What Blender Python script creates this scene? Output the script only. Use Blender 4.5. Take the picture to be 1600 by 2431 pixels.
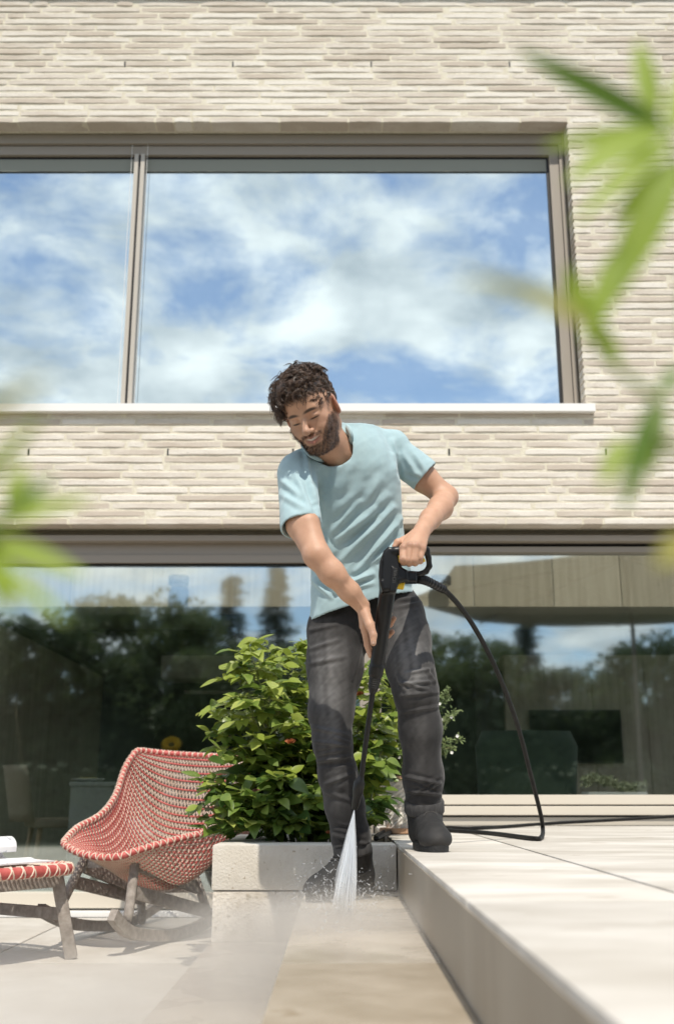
import bpy, bmesh, math, random
import numpy as np
from mathutils import Vector, Matrix, noise as mnoise
R = math.radians
random.seed(7)
for o in list(bpy.data.objects): bpy.data.objects.remove(o)
scene = bpy.context.scene
COL = scene.collection

# ------------------------------------------------------------------ camera
F_PX, CX, CY = 2480.0, 800.0, 1215.5            # photograph is 1600 x 2431
PITCH = math.atan(671.0 / F_PX)
TERR, STEP1, STEP2, PATIO = 0.47, 0.318, 0.16, 0.0
CAM = Vector((0, 0, 0.635))
cam_d = bpy.data.cameras.new('camera'); cam = bpy.data.objects.new('camera', cam_d); COL.objects.link(cam)
cam.location = CAM; cam.rotation_euler = (R(90) + PITCH, 0, 0)
cam_d.sensor_fit = 'VERTICAL'; cam_d.sensor_height = 36; cam_d.sensor_width = 36
cam_d.lens = 36 * F_PX / 2431
cam_d.clip_start = 0.02; cam_d.clip_end = 3000
cam_d.dof.use_dof = True; cam_d.dof.focus_distance = 3.45; cam_d.dof.aperture_fstop = 2.9
scene.camera = cam
_cp, _sp = math.cos(PITCH), math.sin(PITCH)
def ray(px, py):
    a, b = (px - CX) / F_PX, (CY - py) / F_PX
    return Vector((a, _cp - b * _sp, _sp + b * _cp))
def P(px, py, Y):            # photo pixel on the vertical plane y = Y
    d = ray(px, py); return CAM + d * (Y / d.y)
def PZ(px, py, Z):           # photo pixel on the level plane z = Z
    d = ray(px, py); return CAM + d * ((Z - CAM.z) / d.z)

# ------------------------------------------------------------------ sky and sun
SUN_EL, SUN_AZ = R(57), R(8)     # azimuth: positive = from the right of the camera, sun behind the camera
sun_dir = Vector((math.sin(SUN_AZ) * math.cos(SUN_EL), -math.cos(SUN_AZ) * math.cos(SUN_EL), math.sin(SUN_EL)))
world = bpy.data.worlds.new('World'); scene.world = world; world.use_nodes = True
wn, wl = world.node_tree.nodes, world.node_tree.links
wn.clear()
def W(t, **k):
    n = wn.new(t)
    for a, v in k.items(): setattr(n, a, v)
    return n
w_out = W('ShaderNodeOutputWorld'); w_bg = W('ShaderNodeBackground')
sky = W('ShaderNodeTexSky', sky_type='NISHITA'); sky.sun_disc = False
sky.sun_elevation = SUN_EL; sky.sun_rotation = math.atan2(sun_dir.x, sun_dir.y)
sky.air_density = 1.0; sky.dust_density = 0.3; sky.altitude = 1200; sky.ozone_density = 1.0
w_bg.inputs['Strength'].default_value = 0.145
w_tc = W('ShaderNodeTexCoord'); w_sep = W('ShaderNodeSeparateXYZ'); wl.new(w_tc.outputs['Generated'], w_sep.inputs[0])
w_z = W('ShaderNodeMath', operation='ADD'); wl.new(w_sep.outputs['Z'], w_z.inputs[0]); w_z.inputs[1].default_value = 0.22
w_zm = W('ShaderNodeMath', operation='MAXIMUM'); wl.new(w_z.outputs[0], w_zm.inputs[0]); w_zm.inputs[1].default_value = 0.05
w_dv = W('ShaderNodeVectorMath', operation='DIVIDE'); w_cz = W('ShaderNodeCombineXYZ')
for i in range(3): wl.new(w_zm.outputs[0], w_cz.inputs[i])
wl.new(w_tc.outputs['Generated'], w_dv.inputs[0]); wl.new(w_cz.outputs[0], w_dv.inputs[1])
w_map = W('ShaderNodeMapping'); wl.new(w_dv.outputs[0], w_map.inputs['Vector'])
w_map.inputs['Location'].default_value = (5.1, 2.2, 0.9); w_map.inputs['Scale'].default_value = (1.0, 1.0, 0.3)
w_n1 = W('ShaderNodeTexNoise'); w_n1.inputs['Scale'].default_value = 4.4; w_n1.inputs['Detail'].default_value = 9
w_n1.inputs['Roughness'].default_value = 0.60; w_n1.inputs['Distortion'].default_value = 0.25
wl.new(w_map.outputs[0], w_n1.inputs['Vector'])
w_cr = W('ShaderNodeValToRGB'); w_cr.color_ramp.elements[0].position = 0.41; w_cr.color_ramp.elements[1].position = 0.575
w_cr.color_ramp.elements[0].color = (.13, .13, .13, 1); wl.new(w_n1.outputs['Fac'], w_cr.inputs[0])
w_n2 = W('ShaderNodeTexNoise'); w_n2.inputs['Scale'].default_value = 7; w_n2.inputs['Detail'].default_value = 6
wl.new(w_map.outputs[0], w_n2.inputs['Vector'])
w_cc = W('ShaderNodeValToRGB'); w_cc.color_ramp.elements[0].position = 0.3; w_cc.color_ramp.elements[1].position = 0.7
w_cc.color_ramp.elements[0].color = (4.0, 4.5, 5.1, 1); w_cc.color_ramp.elements[1].color = (9.0, 9.2, 9.4, 1)
wl.new(w_n2.outputs['Fac'], w_cc.inputs[0])
w_mix = W('ShaderNodeMix', data_type='RGBA'); wl.new(w_cr.outputs[0], w_mix.inputs[0])
wl.new(sky.outputs[0], w_mix.inputs[6]); wl.new(w_cc.outputs[0], w_mix.inputs[7])
wl.new(w_mix.outputs[2], w_bg.inputs['Color']); wl.new(w_bg.outputs[0], w_out.inputs['Surface'])

sun_d = bpy.data.lights.new('sun', 'SUN'); sun_d.energy = 3.7; sun_d.angle = R(0.55); sun_d.color = (1.0, 0.93, 0.82)
sun = bpy.data.objects.new('sun', sun_d); COL.objects.link(sun); sun.location = (-3, -12, 18)
sun.rotation_euler = sun_dir.to_track_quat('Z', 'Y').to_euler()

vs = scene.view_settings
vs.view_transform = 'Standard'; vs.look = 'None'; vs.gamma = 1; vs.use_curve_mapping = False; vs.exposure = 0.20
scene.render.engine = 'CYCLES'
cy = scene.cycles
cy.use_denoising = True; cy.max_bounces = 8; cy.transparent_max_bounces = 24; cy.diffuse_bounces = 4; cy.glossy_bounces = 4
cy.volume_bounces = 1; cy.volume_step_rate = 3.0; cy.volume_max_steps = 96; cy.sample_clamp_indirect = 6; cy.caustics_reflective = False; cy.caustics_refractive = False

# ------------------------------------------------------------------ materials
MATS = {}
def mat(name, col, col2=None, rough=0.6, scale=6.0, detail=6, bump=0.0, bscale=60, metallic=0.0, spec=0.5, stretch=(1, 1, 1),
        rnd=0.0, sss=0.0, ramp=(0.35, 0.65), attr=None, coat=0.0, bdist=0.01, sheen=0.0, rough2=None, spots=None, transl=0.0, rattr=None):
    m = bpy.data.materials.new(name); m.use_nodes = True
    nt = m.node_tree; N, L = nt.nodes, nt.links
    b = N['Principled BSDF']
    b.inputs['Roughness'].default_value = rough; b.inputs['Metallic'].default_value = metallic
    b.inputs['Specular IOR Level'].default_value = spec; b.inputs['Coat Weight'].default_value = coat
    if sheen: b.inputs['Sheen Weight'].default_value = sheen
    if sss:
        b.inputs['Subsurface Weight'].default_value = sss
        b.inputs['Subsurface Radius'].default_value = (0.012, 0.004, 0.002); b.inputs['Subsurface Scale'].default_value = 0.5
    tc = N.new('ShaderNodeTexCoord'); mp = N.new('ShaderNodeMapping'); mp.inputs['Scale'].default_value = stretch
    L.new(tc.outputs['Object'], mp.inputs['Vector'])
    vec = mp.outputs[0]
    oi = None
    if rnd:
        oi = N.new('ShaderNodeObjectInfo'); r_out = oi.outputs['Random']
        if rattr:
            oi = N.new('ShaderNodeAttribute'); oi.attribute_name = rattr; r_out = oi.outputs['Fac']
        ad = N.new('ShaderNodeVectorMath'); ad.operation = 'ADD'
        mu = N.new('ShaderNodeMath'); mu.operation = 'MULTIPLY'; mu.inputs[1].default_value = 37.0
        L.new(r_out, mu.inputs[0]); L.new(mp.outputs[0], ad.inputs[0]); L.new(mu.outputs[0], ad.inputs[1]); vec = ad.outputs[0]
    col = tuple(col) + (1,); out = None
    ns = N.new('ShaderNodeTexNoise'); ns.inputs['Scale'].default_value = scale; ns.inputs['Detail'].default_value = detail
    ns.inputs['Roughness'].default_value = 0.6
    L.new(vec, ns.inputs['Vector'])
    if col2 is not None:
        cr = N.new('ShaderNodeValToRGB'); cr.color_ramp.elements[0].position, cr.color_ramp.elements[1].position = ramp
        cr.color_ramp.elements[0].color = col; cr.color_ramp.elements[1].color = tuple(col2) + (1,)
        fac = ns.outputs['Fac']
        if rnd:
            ma = N.new('ShaderNodeMath'); ma.operation = 'MULTIPLY_ADD'; ma.inputs[1].default_value = rnd
            sb = N.new('ShaderNodeMath'); sb.operation = 'SUBTRACT'; sb.inputs[1].default_value = 0.5
            L.new(r_out, sb.inputs[0]); L.new(sb.outputs[0], ma.inputs[0]); L.new(ns.outputs['Fac'], ma.inputs[2]); fac = ma.outputs[0]
        L.new(fac, cr.inputs[0]); out = cr.outputs[0]
    else:
        rg = N.new('ShaderNodeRGB'); rg.outputs[0].default_value = col; out = rg.outputs[0]
    if attr:      # vertex colour multiplies / replaces
        at = N.new('ShaderNodeAttribute'); at.attribute_name = attr
        mx = N.new('ShaderNodeMix'); mx.data_type = 'RGBA'
        L.new(at.outputs['Alpha'], mx.inputs[0]); L.new(out, mx.inputs[6]); L.new(at.outputs['Color'], mx.inputs[7]); out = mx.outputs[2]
    if spots:     # (scale, threshold, colour): small stains and pits
        s2 = N.new('ShaderNodeTexNoise'); s2.inputs['Scale'].default_value = spots[0]; s2.inputs['Detail'].default_value = 3
        L.new(vec, s2.inputs['Vector'])
        c2 = N.new('ShaderNodeValToRGB'); c2.color_ramp.elements[0].position = spots[1]; c2.color_ramp.elements[1].position = spots[1] + 0.06
        L.new(s2.outputs['Fac'], c2.inputs[0])
        mx = N.new('ShaderNodeMix'); mx.data_type = 'RGBA'; L.new(c2.outputs[0], mx.inputs[0]); L.new(out, mx.inputs[6])
        mx.inputs[7].default_value = tuple(spots[2]) + (1,); out = mx.outputs[2]
    L.new(out, b.inputs['Base Color'])
    if rough2 is not None:
        rr = N.new('ShaderNodeMapRange'); L.new(ns.outputs['Fac'], rr.inputs[0]); rr.inputs[1].default_value = 0.35; rr.inputs[2].default_value = 0.65
        rr.inputs[3].default_value = rough; rr.inputs[4].default_value = rough2; L.new(rr.outputs[0], b.inputs['Roughness'])
    if bump:
        n2 = N.new('ShaderNodeTexNoise'); n2.inputs['Scale'].default_value = bscale; n2.inputs['Detail'].default_value = 5
        L.new(vec, n2.inputs['Vector'])
        bp = N.new('ShaderNodeBump'); bp.inputs['Strength'].default_value = bump; bp.inputs['Distance'].default_value = bdist
        L.new(n2.outputs['Fac'], bp.inputs['Height']); L.new(bp.outputs[0], b.inputs['Normal'])
    if transl:
        tr = N.new('ShaderNodeBsdfTranslucent'); L.new(out, tr.inputs[0])
        ms = N.new('ShaderNodeMixShader'); ms.inputs[0].default_value = transl
        L.new(b.outputs[0], ms.inputs[1]); L.new(tr.outputs[0], ms.inputs[2]); L.new(ms.outputs[0], N['Material Output'].inputs['Surface'])
    MATS[name] = m
    return m

def glass(name, refl, tint, rough=0.0):
    m = bpy.data.materials.new(name); m.use_nodes = True
    N, L = m.node_tree.nodes, m.node_tree.links; N.remove(N['Principled BSDF'])
    tr = N.new('ShaderNodeBsdfTransparent'); tr.inputs[0].default_value = tuple(tint) + (1,)
    gl = N.new('ShaderNodeBsdfGlossy'); gl.inputs['Roughness'].default_value = rough; gl.inputs['Color'].default_value = (0.87, 0.97, 0.97, 1)
    # old float glass: very slight waviness
    tc = N.new('ShaderNodeTexCoord'); ns = N.new('ShaderNodeTexNoise'); ns.inputs['Scale'].default_value = 1.3; ns.inputs['Detail'].default_value = 1
    L.new(tc.outputs['Object'], ns.inputs['Vector'])
    bp = N.new('ShaderNodeBump'); bp.inputs['Strength'].default_value = 0.012; bp.inputs['Distance'].default_value = 0.1
    L.new(ns.outputs['Fac'], bp.inputs['Height']); L.new(bp.outputs[0], gl.inputs['Normal'])
    mx = N.new('ShaderNodeMixShader'); mx.inputs[0].default_value = refl
    L.new(tr.outputs[0], mx.inputs[1]); L.new(gl.outputs[0], mx.inputs[2]); L.new(mx.outputs[0], N['Material Output'].inputs['Surface'])
    MATS[name] = m; return m

# ------------------------------------------------------------------ object helpers
def tag(o, label=None, cat=None, group=None, kind=None):
    if label: o['label'] = label
    if cat: o['category'] = cat
    if group: o['group'] = group
    if kind: o['kind'] = kind
    return o
def empty(name, loc=(0, 0, 0), label=None, cat=None, group=None, rz=0):
    o = bpy.data.objects.new(name, None); COL.objects.link(o); o.location = loc; o.rotation_euler = (0, 0, rz); o.empty_display_size = 0.05
    return tag(o, label, cat, group)
def put(name, me, m=None, parent=None, loc=None, smooth=False):
    if m is not None and not me.materials: me.materials.append(m)
    o = bpy.data.objects.new(name, me); COL.objects.link(o)
    if smooth:
        me.polygons.foreach_set('use_smooth', [True] * len(me.polygons))
    if loc is not None: o.location = loc
    if parent is not None:
        o.parent = parent
    return o
class MB:
    """collects simple shapes and links them as one mesh"""
    def __init__(s): s.v, s.f = [], []
    def add(s, vs, fs):
        k = len(s.v); s.v += [tuple(v) for v in vs]; s.f += [tuple(i + k for i in f) for f in fs]; return s
    def box(s, x0, x1, y0, y1, z0, z1, c=0.0):
        if c <= 0:
            vs = [(x, y, z) for z in (z0, z1) for y in (y0, y1) for x in (x0, x1)]
            return s.add(vs, [(0, 2, 3, 1), (4, 5, 7, 6), (0, 1, 5, 4), (2, 6, 7, 3), (0, 4, 6, 2), (1, 3, 7, 5)])
        bm = bmesh.new(); bmesh.ops.create_cube(bm, size=1)
        for v in bm.verts: v.co = Vector(((x0 + x1) / 2 + v.co.x * (x1 - x0), (y0 + y1) / 2 + v.co.y * (y1 - y0), (z0 + z1) / 2 + v.co.z * (z1 - z0)))
        bmesh.ops.bevel(bm, geom=bm.edges[:], offset=c, segments=2, profile=0.6, affect='EDGES')
        bm.verts.index_update(); s.add([v.co for v in bm.verts], [[v.index for v in f.verts] for f in bm.faces]); bm.free(); return s
    def tube(s, pts, rads, n=8, cap=True, flat=1.0, up=None):
        pts = [Vector(p) for p in pts]
        if not hasattr(rads, '__len__'): rads = [rads] * len(pts)
        rings = []; prev = None
        for i, p in enumerate(pts):
            t = (pts[min(i + 1, len(pts) - 1)] - pts[max(i - 1, 0)])
            if t.length < 1e-9: t = Vector((0, 0, 1))
            t.normalize()
            if prev is None:
                a = Vector(up) if up is not None else (Vector((0, 0, 1)) if abs(t.z) < 0.9 else Vector((1, 0, 0)))
                u = a - t * a.dot(t); u.normalize()
            else:
                u = prev - t * prev.dot(t)
                if u.length < 1e-6: u = t.orthogonal()
                u.normalize()
            prev = u; w = t.cross(u)
            rings.append([p + (u * math.cos(2 * math.pi * k / n) * flat + w * math.sin(2 * math.pi * k / n)) * rads[i] for k in range(n)])
        vs = [v for r in rings for v in r]; fs = []
        for i in range(len(pts) - 1):
            for k in range(n): fs.append((i * n + k, i * n + (k + 1) % n, (i + 1) * n + (k + 1) % n, (i + 1) * n + k))
        if cap: fs.append(tuple(reversed(range(n)))); fs.append(tuple((len(pts) - 1) * n + k for k in range(n)))
        return s.add(vs, fs)
    def bar(s, a, b, w, h, up=(0, 0, 1), c=0.0):      # square bar between two points, w across, h along up
        a, b = Vector(a), Vector(b); t = (b - a).normalized(); upv = Vector(up); u = (upv - t * upv.dot(t)).normalized(); x = t.cross(u)
        L = (b - a).length; m = MB().box(-w / 2, w / 2, -L / 2, L / 2, -h / 2, h / 2, c); mid = (a + b) / 2
        return s.add([mid + x * v[0] + t * v[1] + u * v[2] for v in m.v], m.f)
    def lathe(s, prof, n=24, c=(0, 0, 0), axis=None):
        vs, fs = [], []
        for r, z in prof:
            for k in range(n):
                a = 2 * math.pi * k / n; vs.append(Vector((r * math.cos(a), r * math.sin(a), z)))
        for i in range(len(prof) - 1):
            for k in range(n): fs.append((i * n + k, i * n + (k + 1) % n, (i + 1) * n + (k + 1) % n, (i + 1) * n + k))
        fs.append(tuple(reversed(range(n)))); fs.append(tuple((len(prof) - 1) * n + k for k in range(n)))
        q = Vector((0, 0, 1)).rotation_difference(Vector(axis)) if axis is not None else None
        vs = [(q @ v if q else v) + Vector(c) for v in vs]
        return s.add(vs, fs)
    def mesh(s, name):
        me = bpy.data.meshes.new(name); me.from_pydata(s.v, [], s.f); me.update(); return me
    def build(s, name, m, parent=None, smooth=False, loc=None, auto=None):
        me = s.mesh(name); o = put(name, me, m, parent, loc, smooth or auto is not None)
        if auto is not None:
            try:
                me.set_sharp_from_angle(angle=R(auto))
            except Exception: pass
        return o
def spline(pts, n=8):        # Catmull-Rom
    pts = [Vector(p) for p in pts]; out = []
    for i in range(len(pts) - 1):
        p0, p1, p2, p3 = pts[max(i - 1, 0)], pts[i], pts[i + 1], pts[min(i + 2, len(pts) - 1)]
        for k in range(n):
            t = k / n
            out.append(0.5 * ((2 * p1) + (p2 - p0) * t + (2 * p0 - 5 * p1 + 4 * p2 - p3) * t * t + (3 * p1 - p0 - 3 * p2 + p3) * t ** 3))
    out.append(pts[-1]); return out
# ================================================================== the setting: ground, terrace, steps
M_mortar = mat('mortar', (0.66, 0.60, 0.47), (0.76, 0.71, 0.58), rough=0.95, scale=40, bump=0.6, bscale=150)
M_brick = mat('brick', (0.565, 0.49, 0.405), (0.78, 0.73, 0.645), rough=0.92, scale=5, stretch=(0.7, 1, 3), rnd=0.55, ramp=(0.28, 0.72),
              bump=0.6, bscale=110, bdist=0.006, spots=(120, 0.66, (0.36, 0.31, 0.26)))
M_frame = mat('frame_paint', (0.33, 0.29, 0.24), rough=0.45, spec=0.4)
M_frame_lt = mat('frame_light', (0.62, 0.57, 0.48), rough=0.5)
M_black = mat('gasket', (0.012, 0.012, 0.013), rough=0.5)
M_sill = mat('sill_metal', (0.80, 0.79, 0.76), rough=0.4)
M_slab = mat('terrace_stone', (0.47, 0.43, 0.37), (0.70, 0.665, 0.61), rough=0.65, scale=2.6, stretch=(0.6, 1.6, 1), rough2=0.8, bump=0.15, bscale=90,
             spots=(9, 0.66, (0.38, 0.32, 0.25)))
M_tread = mat('wet_stone', (0.33, 0.285, 0.225), (0.50, 0.45, 0.38), rough=0.12, rough2=0.42, scale=3, bump=0.15, bscale=90)
M_dirty = mat('dirty_stone', (0.28, 0.225, 0.155), (0.43, 0.37, 0.29), rough=0.45, rough2=0.7, scale=5, bump=0.15, bscale=80, ramp=(0.3, 0.75),
              spots=(7, 0.62, (0.24, 0.18, 0.11)))
M_riser = mat('riser_stone', (0.26, 0.215, 0.16), (0.38, 0.33, 0.26), rough=0.45, scale=4, stretch=(1, 1.0, 0.2), rough2=0.65, bump=0.1, bscale=60)
M_planter = mat('planter_concrete', (0.56, 0.515, 0.44), (0.68, 0.645, 0.58), rough=0.85, scale=6, bump=0.5, bscale=120, bdist=0.006,
                spots=(75, 0.665, (0.40, 0.34, 0.26)))
M_planter_old = mat('planter_concrete_mossy', (0.40, 0.34, 0.26), (0.70, 0.65, 0.57), rough=0.9, scale=9, bump=0.8, bscale=90, bdist=0.008,
                    spots=(45, 0.60, (0.34, 0.29, 0.21)))
M_patio = mat('patio_stone', (0.47, 0.435, 0.38), (0.60, 0.57, 0.52), rough=0.8, scale=3, bump=0.2, bscale=80, spots=(14, 0.68, (0.40, 0.36, 0.29)))
M_patio_dirty = mat('patio_stone_dirty', (0.30, 0.245, 0.18), (0.50, 0.44, 0.36), rough=0.6, scale=2.5, bump=0.2, bscale=80, ramp=(.3, .7), spots=(6, 0.60, (0.27, 0.21, 0.14)))
M_joint = mat('joint', (0.10, 0.09, 0.075), rough=0.95)
M_lawn = mat('lawn', (0.018, 0.034, 0.010), (0.035, 0.055, 0.018), rough=0.9, scale=0.8, bump=0.6, bscale=40)
M_soil = mat('soil', (0.035, 0.025, 0.017), (0.07, 0.05, 0.035), rough=0.95, scale=30, bump=1, bscale=60)

YB, YF, YG = 5.88, 6.00, 6.06       # brick face, frame face, glass
lawn = MB().add([(-400, -600, -0.06), (400, -600, -0.06), (400, 200, -0.06), (-400, 200, -0.06)], [(0, 1, 2, 3)]).build('lawn', M_lawn)
tag(lawn, kind='structure')
XS, XT, XU = 0.205, -0.112, -0.425       # stair nosings, going down to the left
YP = 3.75                                 # planter front
def slabs(name, base_m, slab_m, rects, z, thick, joint=0.005, c=0.004, base=None):
    """paving: a dark bed with separate slabs on it"""
    bx0 = min(r[0] for r in rects); bx1 = max(r[1] for r in rects); by0 = min(r[2] for r in rects); by1 = max(r[3] for r in rects)
    bed = MB().box(*(base or (bx0 + .004, bx1, by0, by1)), -0.05 if z > 0.01 else -0.055, z - 0.012).build(name, base_m)
    tag(bed, kind='structure')
    for r in rects:
        mm = r[4] if len(r) > 4 else slab_m
        cx, cyy = (r[0] + r[1]) / 2, (r[2] + r[3]) / 2
        MB().box(r[0] + joint - cx, r[1] - joint - cx, r[2] + joint - cyy, r[3] - joint - cyy, -thick, 0, c).build('slab', mm, bed, auto=40, loc=(cx, cyy, z))
    return bed
# upper terrace: edge row of long slabs, then wide field slabs
tr = [(XS, 0.592, y0, y1) for y0, y1 in ((-1.6, 0.1), (0.1, 1.8), (1.8, YP + .02), (YP + .02, 5.96))]
tr += [(x0, x1, y0, y1) for x0, x1 in ((0.592, 2.1), (2.1, 3.6), (3.6, 5.0)) for y0, y1 in ((-1.6, 5.96),)]
terrace = slabs('terrace', M_riser, M_slab, tr, TERR, 0.04, base=(XS + .002, 5.0, -1.6, 5.97))
# the two stone treads below it, the near slabs not cleaned yet
t1 = [(XT, XS + .004, 3.21, YP, M_tread), (XT, XS + .004, 2.2, 3.21, M_tread), (XT, XS + .004, 1.1, 2.2, M_dirty), (XT, XS + .004, -0.2, 1.1, M_dirty), (XT, XS + .004, -1.6, -0.2, M_dirty)]
slabs('step_upper', M_riser, M_tread, t1, STEP1, 0.05, joint=0.003, base=(XT + .004, XS + .01, -1.6, YP))
t2 = [(XU, XT + .004, 3.21, YP, M_tread), (XU, XT + .004, 2.2, 3.21, M_tread), (XU, XT + .004, 1.1, 2.2, M_dirty), (XU, XT + .004, -0.2, 1.1, M_dirty), (XU, XT + .004, -1.6, -0.2, M_dirty)]
slabs('step_lower', M_riser, M_tread, t2, STEP2, 0.05, joint=0.003, base=(XU + .004, XT + .01, -1.6, YP))
xs = [-5.0, -3.2, -1.4, XU + .006]; ys = [-1.6, 0.4, 2.4, 4.4, 5.96]
slabs('patio', M_joint, M_patio, [(xs[i], xs[i + 1], ys[j], ys[j + 1], M_patio if j >= 2 else M_patio_dirty) for i in range(3) for j in range(4)], PATIO, 0.03, joint=0.004, base=(-5.0, XU + .006, -1.6, 5.97))

# planter: two courses of cast stone round a bed of soil
planter = empty('planter', (-0.1, 4.2, 0), 'low cast stone planter holding the rose bush, stained lower course', 'planter')
def wp(mb, name, m, parent, **k):        # world-space mesh under a parent with an offset
    o = mb.build(name, m, parent, **k); o.matrix_parent_inverse = parent.matrix_basis.inverted(); return o
pb = 4.75
wp(MB().box(XU, XS - .002, YP, YP + .22, STEP1 + .004, TERR - .001, .006), 'front_slab', M_planter, planter, auto=40)
wp(MB().box(XU, XU + .2, YP + .222, pb, STEP1 + .004, TERR - .001, .006), 'side_slab', M_planter, planter, auto=40)
wp(MB().box(XU + .004, XS - .002, YP + .004, YP + .22, 0.002, STEP1, .006), 'lower_course', M_planter_old, planter, auto=40)
wp(MB().box(XU + .004, XU + .2, YP + .222, pb, 0.002, STEP1, .006), 'lower_course', M_planter_old, planter, auto=40)
wp(MB().box(XU + .2, XS - .002, pb, pb + .12, 0.002, TERR - .002, .006), 'back_slab', M_planter, planter, auto=40)
wp(MB().box(XU + .2, XS - .002, YP + .22, pb, 0.3, TERR - .06), 'soil', M_soil, planter)

# ================================================================== the house
house = empty('house', (0, YB, 0), 'pale long-format brick house front with wide upper window and glazed ground floor', 'house')
ROW0, NROW = 2.146, 57
CO = (4.84 - ROW0) / NROW
XW0, XW1, XJ = -2.8, 2.8, 1.487        # wall ends and window jamb
ROWT = 78
wallmb = MB()
e = 0.0078
wallmb.box(XW0, XW1, YB + .0045, YF + .10, ROW0 + e, 2.835)                 # band between the floors
wallmb.box(XJ + e, XW1, YB + .0045, YF + .10, 2.835, 4.84 + e)             # pier right of the window
wallmb.box(XW0, XW1, YB + .0045, YF + .10, 4.84 + e, ROW0 + CO * ROWT)     # above the window
wall = wp(wallmb, 'brick_wall', M_mortar, house)
BL = [0.447, 0.31, 0.22, 0.12]
brick_mesh = {}
def make_brick(L, seed):
    rr = random.Random(seed); n = 6 if L > .2 else 3
    vs, fs = [], []
    h = CO - 0.0105
    for i in range(n + 1):
        x = -L / 2 + L * i / n; endc = 0.004 if i in (0, n) else 0
        jt, jb = rr.uniform(-.0016, .0012), rr.uniform(-.0012, .0016)
        fy = rr.uniform(-.0014, .0014) + endc
        vs += [(x, .10, -h / 2 + jb), (x, .004 + fy, -h / 2 + jb + endc * .4), (x + (endc * .4 if i == 0 else -endc * .4), fy, -h / 2 + .004 + jb),
               (x + (endc * .4 if i == 0 else -endc * .4), fy, h / 2 - .004 + jt), (x, .005 + fy, h / 2 + jt - endc * .4), (x, .10, h / 2 + jt)]
    for i in range(n):
        for k in range(5): fs.append((i * 6 + k, (i + 1) * 6 + k, (i + 1) * 6 + k + 1, i * 6 + k + 1))
    fs.append((0, 1, 2, 3, 4, 5)); fs.append(tuple(n * 6 + k for k in (5, 4, 3, 2, 1, 0)))
    me = bpy.data.meshes.new('brick'); me.from_pydata(vs, [], fs); me.update()
    me.materials.append(M_brick)
    return me
for i, L in enumerate(BL): brick_mesh[L] = [make_brick(L, 100 * i + k) for k in range(5)]
rb = random.Random(11)
bricks = []
def brick_row(row, x0, x1, breaks=()):
    z = ROW0 + CO * (row + .5); segs = [x0] + sorted(b for b in breaks if x0 < b < x1) + [x1]
    for a, b in zip(segs, segs[1:]):
        x = a + (0 if a != x0 or x0 > XW0 else -rb.uniform(0, .4)); first = True
        if a == x0 and x0 > XW0: first_len = rb.choice([.12, .22, .31, .447])
        else: first_len = None
        while x < b - .03:
            L = first_len if first_len else (0.447 if rb.random() < .74 else rb.choice(BL[1:]))
            first_len = None
            if b - (x + L) < .09: L = b - x - (0.006 if b in breaks else 0)
            if L > .52: L = .3
            jx = 0.0115
            ln = L - jx if x + L < b - .02 else L - (0 if b == x1 else .004)
            bricks.append((x + ln / 2 + (0 if a == x0 and x == a else 0), z, ln, row)); x += L + .0
weep_lo = [P(px, 1077, YB).x for px in (69, 400, 697, 1067, 1440)]; weep_hi = [P(px, 152, YB).x for px in (298, 554, 882, 1210)]
row_lo = int((P(800, 1077, YB).z - ROW0) / CO); row_hi = int((P(800, 152, YB).z - ROW0) / CO)
for r in range(0, 15): brick_row(r, XW0, XW1, weep_lo if r == row_lo else ())
for r in range(15, NROW): brick_row(r, XJ, XW1)
for r in range(NROW, ROWT): brick_row(r, XW0, XW1, weep_hi if r == row_hi else ())
def vis(b):
    x, z = b[0], b[1]; d = Vector((x, YB, z)) - CAM; zc = d.y * _cp + d.z * _sp
    return abs(x) / zc * F_PX < 880, b[2] / zc
bs = sorted(bricks, key=lambda b: (not vis(b)[0], -vis(b)[1] if True else 0))
rest = MB(); tones = []
for i, (x, z, L, row) in enumerate(bs):
    src = min(BL, key=lambda q: abs(q - L)); me = rb.choice(brick_mesh[src])
    dy = rb.uniform(-.003, .002)
    if i < 300:
        o = put('brick', me, None, wall); o.scale = (L / src, 1, 1); o.location = (x, YB + dy, z)
        o.rotation_euler = (rb.uniform(-.01, .01), rb.uniform(-.003, .003), 0)
    else:
        sx = L / src; tones += [rb.random()] * len(me.vertices); rest.add([(v.co.x * sx + x, v.co.y + YB + dy, v.co.z + z) for v in me.vertices], [tuple(p.vertices) for p in me.polygons])
# joined bricks take their tone from their place
M_brick2 = mat('brick_courses', (0.565, 0.49, 0.405), (0.78, 0.73, 0.645), rough=0.92, scale=5, stretch=(0.7, 1, 3), rnd=0.55, rattr='brick_tone', ramp=(0.28, 0.72), bump=0.6, bscale=110,
               bdist=0.006, spots=(120, 0.66, (0.36, 0.31, 0.26)))
o = rest.build('brick_courses', M_brick2, wall); tag(o, kind='stuff')
o.data.attributes.new('brick_tone', 'FLOAT', 'POINT').data.foreach_set('value', tones)
for xl, rw in ((weep_lo, row_lo), (weep_hi, row_hi)):
    for x in xl:
        z = ROW0 + CO * (rw + .5)
        o = MB().box(x - .008, x + .003, YB + .002, YB + .02, z - .020, z + .020).build('weep_slot', M_black, wall)
# coping on top, house side returns and slabs that close the rooms behind
wp(MB().box(XW0, XW1, YB - .04, YF + .14, ROW0 + CO * ROWT, ROW0 + CO * ROWT + .06, .006), 'coping', M_sill, house)

G_up = glass('window_glass_upper', 0.68, (0.45, 0.47, 0.46))
G_lo = glass('window_glass_lower', 0.31, (0.90, 0.92, 0.90), 0.03)
def hx(o): o.matrix_parent_inverse = house.matrix_basis.inverted(); return o
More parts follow.
